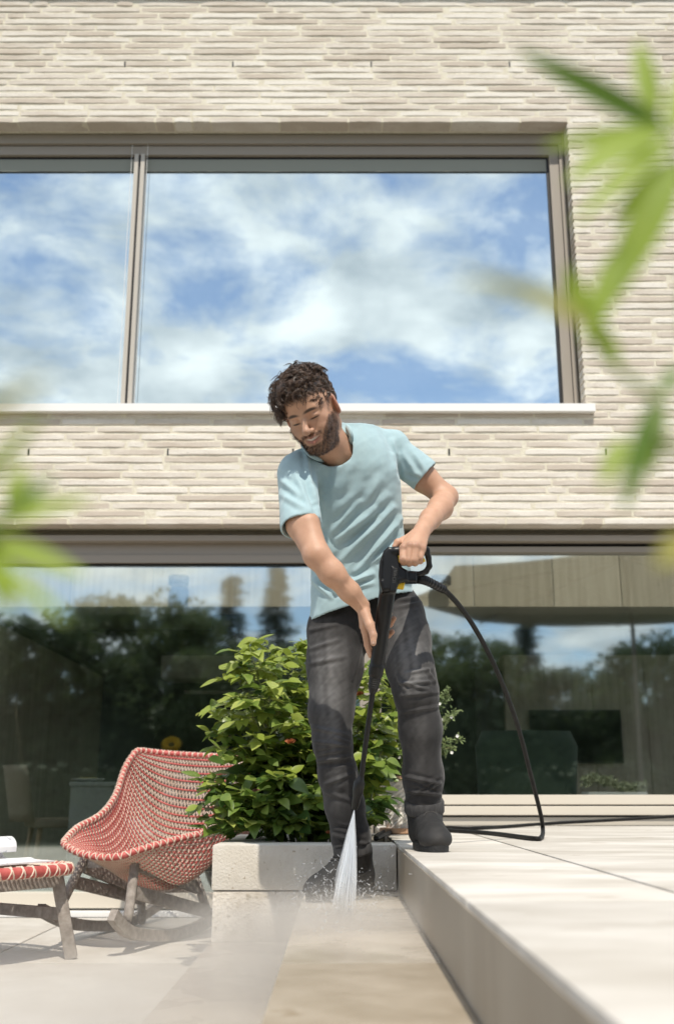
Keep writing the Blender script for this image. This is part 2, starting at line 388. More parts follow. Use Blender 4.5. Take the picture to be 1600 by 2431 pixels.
# --- upper window
zs_t, zs_b = 2.888, 2.836
uw = wp(MB().box(XW0, XJ - .004, YF, YF + .05, 4.772, 4.838)                      # blind box
        .box(XW0, XJ - .03, YF + .022, YF + .09, 4.70, 4.764)                      # head of the frame
        .box(1.392, XJ - .035, YF + .022, YF + .09, zs_t, 4.70), 'upper_window', M_frame, house)
def sub(mb, name, m, parent, **k):
    o = mb.build(name, m, parent, **k); return o
sub(MB().box(XJ - .033, XJ - .006, YF + .006, YF + .09, zs_t, 4.768), 'guide_rail', M_frame, uw)
sub(MB().box(XJ - .0335, XJ - .0305, YF + .012, YF + .08, zs_t, 4.77), 'gasket', M_black, uw)
sub(MB().box(XW0, 1.39, YF + .05, YF + .10, 4.682, 4.70), 'gasket', M_black, uw)
sub(MB().box(1.376, 1.392, YF + .05, YF + .10, zs_t, 4.682), 'gasket', M_black, uw)
xm = -1.293
M_mull = mat('mullion_paint', (0.47, 0.43, 0.37), rough=.45)
sub(MB().box(xm - .034, xm - .008, YF + .012, YF + .09, zs_t, 4.70), 'mullion', M_mull, uw)
sub(MB().box(xm + .008, xm + .034, YF + .012, YF + .09, zs_t, 4.70), 'mullion', M_mull, uw)
sub(MB().box(xm - .008, xm + .008, YF + .03, YF + .09, zs_t, 4.84), 'gasket', M_black, uw)
for x0, x1 in ((XW0, xm - .03), (xm + .03, 1.38)):
    sub(MB().box(x0, x1, YG, YG + .012, zs_t - .01, 4.69), 'pane', G_up, uw)
M_soffit_refl = mat('soffit_reflection_tone', (0.27, 0.28, 0.24), rough=.8)  # painted strip stands in for the lintel soffit mirrored in the glass
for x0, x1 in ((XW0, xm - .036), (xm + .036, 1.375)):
    sub(MB().box(x0, x1, YF + .047, YF + .054, 4.592, 4.681), 'soffit_reflection', M_soffit_refl, uw)
for dx in (-.052, .05):        # blind cords
    sub(MB().tube([(xm + dx, YF + .012, zs_t), (xm + dx, YF + .012, 4.77)], .0016, 5), 'blind_cord', M_sill, uw)
sill = wp(MB().add([(XW0, YB - .045, zs_b), (1.535, YB - .045, zs_b), (1.535, YB - .045, zs_t - .004), (XW0, YB - .045, zs_t - .004),
                    (XW0, YG, zs_b), (1.535, YB + .01, zs_b), (1.535, YB + .01, zs_t + .004), (1.49, YG, zs_t + .008), (XW0, YG, zs_t + .008), (1.49, YG, zs_b), (1.49, YB + .01, zs_t + .004), (1.49, YB + .01, zs_b)],
                   [(0, 1, 2, 3), (1, 5, 6, 2), (3, 2, 6, 10, 7, 8), (0, 4, 9, 11, 5, 1), (6, 5, 11, 10), (10, 11, 9, 7)]), 'window_sill', M_sill, house)
# --- lower glazing: tall sliding door on the left, fixed window on the right, post between
XP = 0.2
hd = wp(MB().box(XW0, XW1, YF + .035, YF + .12, 2.11, 2.15).box(XW0, XW1, YF - .03, YF + .12, 2.074, 2.11, .003), 'head_rail', M_frame, house, auto=40)
sd = wp(MB().box(XW0, XP, YF + .03, YF + .12, 2.004, 2.074).box(XW0, XP, YF + .022, YF + .12, 1.955, 2.002), 'sliding_door', M_frame, house)
sub(MB().box(XW0, XP, YF + .05, YF + .12, 1.945, 1.955), 'gasket', M_black, sd)
sub(MB().box(XP - .07, XP, YF + .02, YF + .12, 0.0, 1.945), 'door_stile', M_frame, sd)
sub(MB().box(XW0, XP - .07, YF + .012, YF + .12, 0.042, 0.122, .003), 'bottom_rail', M_frame_lt, sd)
sub(MB().box(XW0, XP - .07, YF - .03, YF + .12, 0.0, 0.03, .003), 'threshold', M_sill, sd)
sub(MB().box(XW0, XP - .06, YG + .01, YG + .022, 0.115, 1.95), 'pane', G_lo, sd)
lw = wp(MB().box(XP, XW1, YF + .022, YF + .12, 2.02, 2.052), 'lower_window', M_frame, house)
sub(MB().box(XP, XW1, YF + .06, YF + .12, 2.052, 2.074), 'gasket', M_black, lw)
sub(MB().box(XP, XP + .05, YF + .02, YF + .12, TERR, 2.02), 'window_post', M_frame, lw)
sub(MB().box(XP + .05, XW1, YF + .0, YF + .12, 0.582, 0.634, .003), 'bottom_rail', M_frame_lt, lw)
sub(MB().box(XP + .05, XW1, YF - .012, YF + .12, 0.526, 0.574, .003), 'bottom_rail', M_frame_lt, lw)
sub(MB().box(XP + .05, XW1, YF + .01, YF + .12, 0.47, 0.515, .003), 'bottom_rail', M_frame_lt, lw)
sub(MB().box(XP + .05, XW1, YF + .02, YF + .1, 0.515, 0.526).box(XP + .05, XW1, YF + .02, YF + .1, 0.574, 0.582), 'gasket', M_black, lw)
sub(MB().box(XP + .04, XW1, YG + .01, YG + .022, 0.63, 2.03), 'pane', G_lo, lw)
# ================================================================== rooms behind the glass
M_oak = mat('oak_panel', (0.40, 0.35, 0.26), (0.55, 0.49, 0.38), rough=0.6, scale=3.0, stretch=(9, 9, 0.5), rnd=0.2, spots=(8, 0.68, (0.20, 0.16, 0.11)))
M_wall_in = mat('plaster', (0.62, 0.60, 0.55), rough=0.9)
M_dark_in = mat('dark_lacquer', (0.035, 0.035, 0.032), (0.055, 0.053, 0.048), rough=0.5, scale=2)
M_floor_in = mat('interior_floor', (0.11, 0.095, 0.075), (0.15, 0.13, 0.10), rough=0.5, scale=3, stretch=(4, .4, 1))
M_screen = mat('screen_black', (0.006, 0.006, 0.007), rough=0.15)
M_green_fab = mat('green_fabric', (0.035, 0.06, 0.045), (0.05, 0.08, 0.06), rough=0.9, scale=30, sheen=0.3)
M_table = mat('table_linen', (0.40, 0.42, 0.38), (0.48, 0.5, 0.46), rough=0.8, scale=4)
M_beige = mat('beige_fabric', (0.36, 0.29, 0.21), rough=0.9)
M_china = mat('china', (0.75, 0.75, 0.73), rough=0.2)
M_lwood = mat('light_wood', (0.52, 0.36, 0.20), (0.60, 0.43, 0.26), rough=0.5, scale=5, stretch=(6, 6, .5))
M_pblue = mat('pale_blue_fabric', (0.45, 0.52, 0.56), rough=0.9)
YW = YG + 0.10
def stru(mb, name, m): return tag(mb.build(name, m), kind='structure')
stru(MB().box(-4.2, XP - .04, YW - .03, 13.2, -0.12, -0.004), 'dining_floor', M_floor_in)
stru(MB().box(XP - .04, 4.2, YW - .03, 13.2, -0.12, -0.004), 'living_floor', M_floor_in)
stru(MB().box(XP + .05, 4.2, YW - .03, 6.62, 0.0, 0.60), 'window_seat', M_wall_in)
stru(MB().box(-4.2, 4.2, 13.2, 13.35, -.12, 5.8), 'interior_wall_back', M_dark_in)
# unseen side walls; the open gaps are added to let daylight into the rooms
for sx, nm in ((-4.35, 'interior_wall_left'), (4.2, 'interior_wall_right')):
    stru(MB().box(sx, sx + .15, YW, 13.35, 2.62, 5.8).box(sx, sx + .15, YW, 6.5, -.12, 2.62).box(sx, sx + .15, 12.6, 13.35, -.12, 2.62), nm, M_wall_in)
stru(MB().box(-4.2, 4.2, 8.64, 13.2, 2.66, 2.80), 'interior_ceiling', M_wall_in)   # strip behind the glass left open to the sky, added to light the panels
stru(MB().box(-4.2, 4.2, 8.64, 8.76, 2.802, 5.8), 'bounce_wall', M_wall_in)  # added pale wall, throws daylight down into the room
stru(MB().box(-4.35, 4.35, 8.64, 13.35, 5.8, 5.88), 'roof_slab', M_wall_in)  # stops short and sits low so sun reaches the panels; opening is made up
YBK = 8.6
zb = P(800, 1440, YBK).z
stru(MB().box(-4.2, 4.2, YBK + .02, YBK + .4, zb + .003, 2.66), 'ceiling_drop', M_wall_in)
pan = empty('panelled_bulkhead', (0, YBK, zb), 'row of oak veneer panels above the kitchen seen through the glass', 'panelling')
joints = [P(px, 1400, YBK).x for px in (-215, -24, 169, 364, 556, 748, 940, 1124, 1313, 1474, 1665)]
for a, b in zip(joints, joints[1:]):
    wp(MB().box(a + .004, b - .004, YBK, YBK + .018, zb, 2.655), 'panel', M_oak, pan)
def spot(px, py, lab):
    c = P(px, py, YBK - .09); t = empty('wall_spotlight', c, lab, 'lamp', 'round wall spotlights on the panels')
    wp(MB().lathe([(.078, -.035), (.085, -.03), (.085, .03), (.08, .04)], 28, c), 'lamp_body', M_black, t, auto=40)
    wp(MB().lathe([(.060, -.040), (.060, -.034)], 28, c), 'lens', M_china, t)
    wp(MB().box(c.x - .02, c.x + .02, c.y + .05, YBK - .002, c.z - .02, c.z + .02), 'bracket', M_black, t)
spot(1046, 1379, 'black round spotlight behind the glass right of the man'); spot(425, 1379, 'round spotlight behind the left glass, above the red chair')
# left: panelled side wall, kitchen block with a pale hood
sw = empty('kitchen_side_wall', (-2.75, 9.6, 0), 'dark panelled cupboard wall at the far left behind the glass', 'cupboard')
for i in range(4):
    y0 = 8.0 + i * 1.1; wp(MB().box(-2.95, -2.75, y0 + .006, y0 + 1.094, 0.0, 1.98, .004), 'cupboard_door', M_oak, sw)
wp(MB().box(-2.96, -2.70, 8.0, 12.4, 1.985, 2.04), 'cornice', M_dark_in, sw)
a, b = P(384, 1556, 11), P(640, 1610, 11)
hood = empty('extractor_hood', ((a.x + b.x) / 2, 11.1, a.z), 'pale rectangular kitchen extractor hood deep in the dark room', 'hood')
wp(MB().box(a.x, b.x, 11, 11.5, b.z, a.z, .004), 'hood_body', M_wall_in, hood)
wp(MB().box(a.x + .5, a.x + .8, 11.15, 11.4, a.z + .004, 2.655), 'duct', M_dark_in, hood)
a, b = P(384, 1640, 11.4), P(640, 1647, 11.4)
wp(MB().box(a.x + .25, b.x, 11.36, 11.42, b.z, a.z), 'light_strip', M_wall_in, hood)
# dining table with plate, chairs and flowers
a, b = P(165, 1856, 7.15), P(270, 1856, 7.15)
tb = empty('dining_table', ((a.x + b.x) / 2, 7.6, 0), 'dining table with pale linen hanging down, behind the red chair', 'table')
wp(MB().box(a.x, b.x + .28, 7.15, 8.3, a.z - .03, a.z, .006), 'table_top', M_table, tb)
wp(MB().box(a.x + .01, b.x + .26, 7.16, 7.175, .0, a.z - .032), 'tablecloth', M_table, tb)
for dx, dy in ((.04, 7.3), (.04, 8.2), (.5, 7.3), (.5, 8.2)): wp(MB().box(a.x + dx, a.x + dx + .05, dy, dy + .05, 0, a.z - .032), 'leg', M_lwood, tb)
zt = a.z
c = P(209, 1850, 7.35); pl = empty('plate', (c.x, 7.35, zt), 'white plate of food on the pale dining table', 'plate')
wp(MB().lathe([(.05, .001), (.10, .012), (.115, .022), (.112, .024), (.05, .008)], 28, (c.x, 7.35, zt)), 'dish', M_china, pl, auto=50)
M_food = mat('food', (0.45, 0.33, 0.07), (0.30, 0.30, 0.08), rough=0.6, scale=60)
fm = MB(); rf = random.Random(4)
for i in range(26):
    q = rf.uniform(0, 6.28); r = rf.uniform(0, .075); fm.lathe([(.003, 0), (.014, .006), (.012, .014), (.003, .018)], 6, (c.x + r * math.cos(q), 7.35 + r * math.sin(q), zt + .008 + rf.uniform(0, .008)))
wp(fm, 'food', M_food, pl, smooth=True)
def indoor_chair(cx, cy, z0, back_m, leg_m, lab, name, rz=0, w=.44, hb=.84):
    t = empty(name, (cx, cy, z0), lab, 'chair', rz=rz)
    MB().box(-w / 2, w / 2, -.22, .24, .42, .48, .02).build('seat', back_m, t, auto=40)
    mb = MB(); n = 12; vs, fs = [], []
    for j in range(7):
        zz = .46 + (hb - .46) * j / 6; hw = w / 2 * (1.0 + .10 * j / 6) - (.05 * max(0, (j - 5)) )
        for i in range(n + 1):
            u = -1 + 2 * i / n; bend = .10 * (1 - u * u)
            vs.append((u * hw, -.22 - bend * .9 + .0 - j * .012, zz))
    for dd in (0, 1):
        pass
    k = len(vs)
    vs += [(x, y - .035, z) for x, y, z in vs]
    W_ = n + 1
    for j in range(6):
        for i in range(n):
            q = j * W_ + i; fs.append((q, q + 1, q + W_ + 1, q + W_)); fs.append((k + q, k + q + W_, k + q + W_ + 1, k + q + 1))
    for i in range(n): fs.append((i, k + i, k + i + 1, i + 1)); q = 6 * W_ + i; fs.append((q, q + 1, k + q + 1, k + q))
    for j in range(6):
        q = j * W_; fs.append((q, q + W_, k + q + W_, k + q)); q = j * W_ + n; fs.append((q, k + q, k + q + W_, q + W_))
    mb.add(vs, fs); mb.build('backrest', back_m, t, smooth=True)
    for sx in (-1, 1):
        for sy in (-1, 1): MB().tube([(sx * (w / 2 - .05), sy * .17, .43), (sx * (w / 2 - .01), sy * .22, 0)], [.018, .012], 8).build('leg', leg_m, t, smooth=True)
    return t
c = P(166, 1840, 7.55); indoor_chair(c.x - .02, 7.5, 0, M_beige, M_lwood, 'beige upholstered dining chair left of the plate', 'dining_chair', rz=R(-65), hb=c.z + .06)
c = P(300, 1840, 7.45); indoor_chair(c.x + .12, 7.9, 0, M_pblue, M_lwood, 'pale blue dining chair with light wood legs beside the table', 'dining_chair', rz=R(60), hb=c.z + .03)
# vase with a sunflower and purple blooms
c = P(410, 1772, 7.0)
vs_ = empty('flower_vase', (c.x, 7.0, 0.0), 'bunch with yellow sunflower and purple blooms on a plant stand behind the red chair', 'flowers')
M_yel = mat('sunflower_petal', (0.75, 0.48, 0.02), rough=0.6, transl=0.3); M_brn = mat('sunflower_heart', (0.10, 0.07, 0.015), (0.2, 0.15, 0.03), rough=0.9, scale=200)
M_pur = mat('purple_bloom', (0.10, 0.02, 0.09), (0.18, 0.05, 0.16), rough=0.7, scale=60); M_stem = mat('stem_green', (0.06, 0.11, 0.03), rough=0.6)
wp(MB().lathe([(.10, 0), (.10, .01), (.02, .03), (.02, .50), (.12, .51), (.12, .53)], 24, (c.x, 7.0, 0)), 'stand', M_lwood, vs_, auto=40)
wp(MB().lathe([(.035, .531), (.05, .56), (.045, .64), (.032, .68), (.04, .70)], 20, (c.x, 7.0, 0)), 'vase', M_china, vs_, auto=60)
sm = MB(); tip = Vector((c.x, 6.96, c.z)); rf = random.Random(9)
sm.tube(spline([(c.x, 7.0, .66), (c.x + .01, 6.99, (c.z + .68) / 2), tip], 5), .006, 6); pm = MB()
for i in range(9):
    q = Vector((c.x + rf.uniform(-.14, .12), 7 + rf.uniform(-.06, .06), c.z - rf.uniform(.03, .14))); sm.tube([(c.x, 7.0, .66), q], .003, 5)
    for k in range(40):
        d = Vector((rf.gauss(0, 1), rf.gauss(0, 1), rf.gauss(0, 1))).normalized() * .022; t1_ = d.orthogonal().normalized() * .009
        pm.add([q + d * .4, q + d + t1_, q + d * 1.3, q + d - t1_], [(0, 1, 2, 3)])
wp(sm, 'stems', M_stem, vs_); wp(pm, 'purple_blooms', M_pur, vs_)
ym = MB(); ax = Vector((.05, -.75, .66)).normalized(); u = ax.orthogonal().normalized(); w_ = ax.cross(u)
for ring, (L, tl) in enumerate(((.058, .25), (.05, .6))):
    for k in range(22):
        an = 2 * math.pi * (k + ring * .5) / 22; d = (u * math.cos(an) + w_ * math.sin(an)) * math.cos(tl) + ax * math.sin(tl); s = ax.cross(d).normalized() * .009
        b0 = tip + d * .02; ym.add([b0 - s * .6, b0 + d * L * .5 - s + ax * .004, b0 + d * L, b0 + d * L * .5 + s + ax * .004, b0 + s * .6], [(0, 1, 2, 3, 4)])
wp(ym, 'petals', M_yel, vs_); wp(MB().lathe([(.03, -.006), (.032, .004), (.02, .014), (.004, .017)], 20, tip, ax), 'flower_heart', M_brn, vs_, smooth=True)
# right: panel wall, television, armchair, bowl of succulents
YR = 9.8
pw = empty('cabinet_wall', (2, YR, 0), 'plain oak wall cabinet fronts behind the right glass', 'cabinet')
xj = [P(px, 1600, YR).x for px in (1195, 1290, 1402, 1528, 1640)]
for a, b in zip(xj, xj[1:]): wp(MB().box(a + .003, b - .003, YR, YR + .3, .0, P(1300, 1555, YR).z, .002), 'cabinet_door', M_oak, pw)
wp(MB().box(P(1130, 1600, YR).x, xj[0] - .004, YR + .1, YR + .3, .0, P(1300, 1590, YR).z), 'niche', M_dark_in, pw)
a, b = P(1256, 1685, YR - .05), P(1481, 1812, YR - .05)
tv = empty('television', ((a.x + b.x) / 2, YR - .05, b.z), 'black flat television on the oak cabinets', 'television')
wp(MB().box(a.x, b.x, YR - .05, YR - .003, b.z, a.z, .004), 'bezel', M_black, tv, auto=40)
wp(MB().box(a.x + .012, b.x - .012, YR - .053, YR - .0502, b.z + .015, a.z - .012), 'screen', M_screen, tv)
c = P(1226, 1880, 7.3)
indoor_chair(c.x, 7.15, 0, M_green_fab, M_black, 'dark green upholstered armchair with its back to the right glass', 'armchair', rz=0, w=.60, hb=P(1226, 1736, 6.85).z)
c0, c1 = P(1383, 1884, 6.42), P(1530, 1884, 6.42)
bw = empty('succulent_bowl', ((c0.x + c1.x) / 2, 6.42, .60), 'oblong bowl packed with pale green succulents inside the right window', 'plant')
zc_ = c0.z + .01
wp(MB().box(c0.x + .01, c1.x - .01, 6.32, 6.52, .601, zc_, .008), 'trough', M_china, bw, auto=40)
M_succ = mat('succulent', (0.32, 0.36, 0.22), (0.50, 0.51, 0.36), rough=0.7, scale=40)
sm = MB(); rf = random.Random(3)
for i in range(150):
    q = Vector((rf.uniform(c0.x, c1.x), 6.42 + rf.uniform(-.10, .10), zc_ + .02 + rf.uniform(0, .05)))
    q.z += .03 * math.sin((q.x - c0.x) * 16)
    for k in range(14):
        d = Vector((rf.gauss(0, 1), rf.gauss(0, 1), rf.gauss(.5, 1))).normalized(); s = d.orthogonal().normalized(); L = rf.uniform(.015, .028)
        s = s * .005; e_ = d.cross(s).normalized() * .003
        sm.add([q, q + d * L * .6 + s, q + d * L, q + d * L * .6 - s, q + d * L * .5 + e_], [(0, 1, 4), (1, 2, 4), (2, 3, 4), (3, 0, 4)])
o = wp(sm, 'succulents', M_succ, bw); tag(o, kind='stuff')

# ================================================================== garden behind the camera (mirrored in the glass)
M_bark = mat('bark', (0.05, 0.038, 0.028), (0.09, 0.07, 0.05), rough=0.95, scale=6, stretch=(3, 3, .5), bump=1, bscale=20, bdist=.03)
M_fol = mat('tree_foliage', (0.06, 0.085, 0.03), (0.13, 0.16, 0.06), rough=0.7, scale=0.7, rnd=0.3, transl=0.4)
M_con = mat('conifer_foliage', (0.055, 0.07, 0.04), (0.10, 0.12, 0.07), rough=0.7, scale=0.8, rnd=0.3, transl=0.35)
def crown_mesh(kind, seed):
    rr = random.Random(seed); mb = MB(); tk = MB()
    if kind == 'conifer':
        tk.tube([(0, 0, 0), (.1, 0, 3), (0, 0, 9.6)], [.22, .16, .02], 8)
        for lv in range(30):
            z = 1.2 + lv * .285; rad = (1 - (z - 1.0) / 9.2) * 2.3 * rr.uniform(.75, 1.15)
            for b in range(8):
                an = rr.uniform(0, 6.28); L = rad * rr.uniform(.6, 1.1); tipz = z - L * .22 + rr.uniform(-.1, .1)
                for k in range(22):
                    t = (k + rr.random()) / 22; q = Vector((math.cos(an) * L * t, math.sin(an) * L * t, z + (tipz - z) * t + .08 * math.sin(t * 3)))
                    q += Vector((rr.gauss(0, .10), rr.gauss(0, .10), rr.gauss(0, .06))); d = Vector((math.cos(an) + rr.gauss(0, .6), math.sin(an) + rr.gauss(0, .6), rr.gauss(-.2, .3))).normalized() * rr.uniform(.12, .28)
                    s = d.orthogonal().normalized() * .05; mb.add([q - s, q + d, q + s], [(0, 1, 2)])
    else:
        tk.tube([(0, 0, 0), (.1, .1, 1.6), (.05, .0, 3.2), (0, 0, 5.0)], [.30, .24, .16, .05], 8)
        cl = []
        for i in range(46):
            d = Vector((rr.gauss(0, 1), rr.gauss(0, 1), rr.gauss(0, .8))).normalized(); rad = rr.uniform(.45, 1.0)
            q = Vector((d.x * 3.0 * rad, d.y * 3.0 * rad, 5.0 + d.z * 3.3 * rad)); cl.append((q, rr.uniform(.55, 1.1)))
            if i % 3 == 0: tk.tube([(0.05, 0, rr.uniform(1.8, 3.6)), q * .5 + Vector((0, 0, 1.9)), q], [.09, .06, .02], 5)
        for q, r in cl:
            for k in range(150):
                d = Vector((rr.gauss(0, 1), rr.gauss(0, 1), rr.gauss(0, 1))).normalized() * r * rr.random() ** .4
                p = q + d; n = Vector((rr.gauss(0, 1), rr.gauss(0, 1), rr.gauss(0, 1))).normalized(); s = n.orthogonal().normalized(); t_ = n.cross(s); L = rr.uniform(.09, .17)
                mb.add([p - s * L, p + t_ * L * .6, p + s * L, p - t_ * L * .6], [(0, 1, 2, 3)])
    a = mb.mesh('crown'); a.materials.append(M_con if kind == 'conifer' else M_fol); b = tk.mesh('trunk'); b.materials.append(M_bark)
    b.polygons.foreach_set('use_smooth', [True] * len(b.polygons))
    return a, b
TREES = {('conifer', i): crown_mesh('conifer', 20 + i) for i in range(2)}; TREES.update({('broad', i): crown_mesh('broad', 40 + i) for i in range(3)})
rt = random.Random(5)
def tree(kind, var, px, topy, Yv, lab, hs=1.0, ws=1.0):
    """px, topy: where its top is mirrored in the ground-floor glass; Yv: distance in front of the glass as the mirror shows it"""
    q = P(px, topy, Yv); base_h = 9.6 if kind == 'conifer' else 8.6
    s = (q.z + .06) / base_h
    t = empty('conifer_tree' if kind == 'conifer' else 'broadleaf_tree', (q.x, 2 * (YG + .01) - Yv, -.06), lab, 'tree', 'trees across the garden, mirrored in the glass', rz=rt.uniform(0, 6))
    t.scale = (s * ws, s * ws, s)
    a, b = TREES[(kind, var)]; put('crown', a, None, t); put('trunk', b, None, t)
tree('broad', 0, 300, 1345, 50, 'tall broadleaf tree mirrored at the left of the left glass', ws=1.1)
tree('broad', 1, 90, 1395, 46, 'broadleaf tree mirrored at the far left of the glass', ws=1.3)
tree('broad', 2, 420, 1440, 47, 'lower broadleaf tree mirrored above the red chair', ws=1.2)
tree('conifer', 0, 553, 1372, 52, 'slim conifer mirrored left of the man')
tree('broad', 0, 540, 1478, 45, 'rounded dark tree mirrored just left of the man', ws=1.35)
tree('conifer', 1, 655, 1352, 52, 'tall conifer mirrored beside the man\'s arm', ws=1.25)
tree('broad', 1, 1075, 1470, 50, 'broadleaf tree mirrored right of the man\'s hip', ws=1.2)
tree('broad', 2, 960, 1450, 52, 'broadleaf tree mirrored behind the man', ws=1.2)
tree('conifer', 0, 1246, 1484, 52, 'short conifer mirrored behind the hose', ws=1.5)
tree('broad', 0, 1330, 1530, 47, 'low rounded tree mirrored right of the hose', ws=1.2)
tree('broad', 1, 1530, 1465, 38, 'near broadleaf tree mirrored at the right edge of the glass', ws=1.1)
tree('broad', 2, 1750, 1440, 40, 'broadleaf tree beyond the right edge of the glass reflection', ws=1.2)
tree('broad', 2, -160, 1370, 44, 'broadleaf tree beyond the left edge of the glass reflection', ws=1.3)
# a clipped hedge closes the garden below the trees
M_hedge = mat('hedge', (0.03, 0.045, 0.016), (0.07, 0.09, 0.035), rough=0.8, scale=3, bump=1, bscale=12, bdist=.1)
hm = MB(); rr = random.Random(8)
for i in range(9000):
    q = Vector((rr.uniform(-40, 40), -33 + rr.uniform(-1, 1), rr.uniform(0, 4.6) ** 1.0)); n = Vector((rr.gauss(0, 1), 1 + rr.gauss(0, .6), rr.gauss(0, 1))).normalized(); s = n.orthogonal().normalized() * rr.uniform(.12, .3); t_ = n.cross(s)
    hm.add([q - s, q + t_, q + s, q - t_], [(0, 1, 2, 3)])
hm.box(-40, 40, -33.6, -32.6, -.06, 4.2)
hedge = hm.build('hedge', M_hedge); tag(hedge, 'long dark hedge under the trees, mirrored low in the glass', 'hedge')
hm = MB()
for i in range(7000):
    q = Vector((rr.uniform(-9, 9), -4.2 + rr.uniform(-.4, .4), rr.uniform(0, 1.08))); n = Vector((rr.gauss(0, 1), 1 + rr.gauss(0, .6), rr.gauss(0, 1))).normalized(); s = n.orthogonal().normalized() * rr.uniform(.03, .07); t_ = n.cross(s)
    hm.add([q - s, q + t_, q + s, q - t_], [(0, 1, 2, 3)])
hm.box(-9, 9, -4.45, -3.95, -.06, .98)
low = hm.build('border_hedge', M_hedge); tag(low, 'low clipped hedge at the garden edge, mirrored at the foot of the glass', 'hedge')
# parasol: out of frame at the right, mirrored in the glass; its shade lies on the terrace
M_canvas = mat('parasol_canvas', (0.22, 0.19, 0.155), rough=0.85, transl=0.06); M_pole = mat('parasol_pole', (0.25, 0.22, 0.19), rough=0.5)
pc = Vector((3.55, -0.4, TERR)); par = empty('parasol', pc, 'beige garden parasol mirrored in the right glass, shading the terrace', 'parasol')
hub = pc + Vector((0, 0, 3.0)); nr = 8; rim = [pc + Vector((2.75 * math.cos(2 * math.pi * k / nr + .2), 2.75 * math.sin(2 * math.pi * k / nr + .2), 2.55)) for k in range(nr)]
cm = MB(); ns_ = 8
for k in range(nr):
    A_, B_ = rim[k], rim[(k + 1) % nr]; g = []
    for i in range(ns_ + 1):
        for j in range(ns_ + 1):
            e0 = A_.lerp(B_, j / ns_); p = hub.lerp(e0, i / ns_); sag = -.10 * (i / ns_) * math.sin(math.pi * j / ns_) * .6; p = p + Vector((0, 0, sag)); p -= (p - hub) * (.03 * math.sin(math.pi * j / ns_)); g.append(p)
    fs = [(i * (ns_ + 1) + j, (i + 1) * (ns_ + 1) + j, (i + 1) * (ns_ + 1) + j + 1, i * (ns_ + 1) + j + 1) for i in range(ns_) for j in range(ns_)]
    cm.add(g, fs)
wp(cm, 'canopy', M_canvas, par, smooth=True)
wp(MB().tube([pc + Vector((0, 0, .05)), hub + Vector((0, 0, .06))], .026, 12), 'pole', M_pole, par, smooth=True)
wp(MB().lathe([(.34, .001), (.34, .05), (.06, .07), (.05, .3)], 24, pc), 'base', M_pole, par, auto=40)
for k in range(nr):
    rbm = MB().bar(hub - Vector((0, 0, .03)), rim[k] - Vector((0, 0, .02)), .016, .022); rib = wp(rbm, 'rib', M_pole, par)
    mid = hub.lerp(rim[k], .55) - Vector((0, 0, .02)); MB().bar(pc + Vector((0, 0, 2.3)), mid, .012, .016).build('strut', M_pole, rib)
# ================================================================== woven rocking chair and footstool
M_teak = mat('weathered_teak', (0.21, 0.18, 0.155), (0.40, 0.355, 0.315), rough=0.85, scale=4, stretch=(8, 8, 8), ramp=(0.3, 0.7), bump=0.5, bscale=60, bdist=.004)
M_red = mat('red_cord', (0.40, 0.060, 0.055), (0.56, 0.135, 0.115), rough=0.55, scale=28, ramp=(0.3, 0.7))
M_cream = mat('cream_cord', (0.66, 0.50, 0.39), (0.74, 0.62, 0.51), rough=0.55, scale=20)
chair = empty('rocking_chair', P(300, 2215, 5.2), 'wide red and cream woven rocking chair on weathered teak rockers', 'chair')
Lr = spline([P(150, 2002, 4.75), P(183, 1966, 4.95), P(240, 1934, 5.15), P(275, 1888, 5.35), P(297, 1823, 5.55), P(325, 1780, 5.68)], 14)
Rr = spline([P(318, 2022, 4.6), P(422, 1992, 4.72), P(532, 1964, 4.9), P(604, 1915, 5.06), P(645, 1850, 5.25), P(626, 1797, 5.42)], 14)
Cr = spline([P(228, 2034, 4.62), (-0.93, 4.86, .30), (-0.85, 5.12, .215), (-0.80, 5.38, .28), (-0.78, 5.60, .50), P(472, 1793, 5.74)], 14)
NV = len(Lr) - 1
def at(lst, t):
    f = max(0, min(1, t)) * (len(lst) - 1); i = min(int(f), len(lst) - 2); return lst[i].lerp(lst[i + 1], f - i)
def shell(s, v):
    L, R_, C_ = at(Lr, v), at(Rr, v), at(Cr, v)
    w = 1 - abs(2 * s - 1) ** 2.5
    return L.lerp(R_, s) + (C_ - (L + R_) / 2) * w
def shell_n(s, v):
    d = .01
    a = shell(min(s + d, 1), v) - shell(max(s - d, 0), v); b = shell(s, min(v + d, 1)) - shell(s, max(v - d, 0)); n = b.cross(a); return n.normalized()
rows, zig = 44, 40
red, crm = MB(), MB()
for j in range(1, rows):
    v = j / rows; pts = [shell(i / 56, v) for i in range(57)]; red.tube(pts, .0046, 5, cap=False)
for j in range(0, rows):
    v0, v1 = j / rows, (j + 1) / rows; pts = []
    for i in range(zig * 2 + 1):
        s = i / (zig * 2); up = i % 2
        for tt in ((0.0, .5) if i < zig * 2 else (0.0,)):
            f = (1 - tt if up else tt); vv = v0 + (v1 - v0) * (1.12 * f - .06); s_ = s + tt / (zig * 2)
            vv = max(0, min(1, vv)); n = shell_n(min(s_, 1), vv)
            pts.append(shell(min(s_, 1), vv) + n * (.0045 if tt == 0 else -.001))
    crm.tube(pts, .0029, 4, cap=False)
sh = wp(red, 'seat_shell', M_red, chair, smooth=True); sh['label'] = 'red cord rows of the woven seat shell'; 
sh['kind'] = 'stuff'
o = wp(crm, 'cream_lacing', M_cream, chair, smooth=True); o['kind'] = 'stuff'
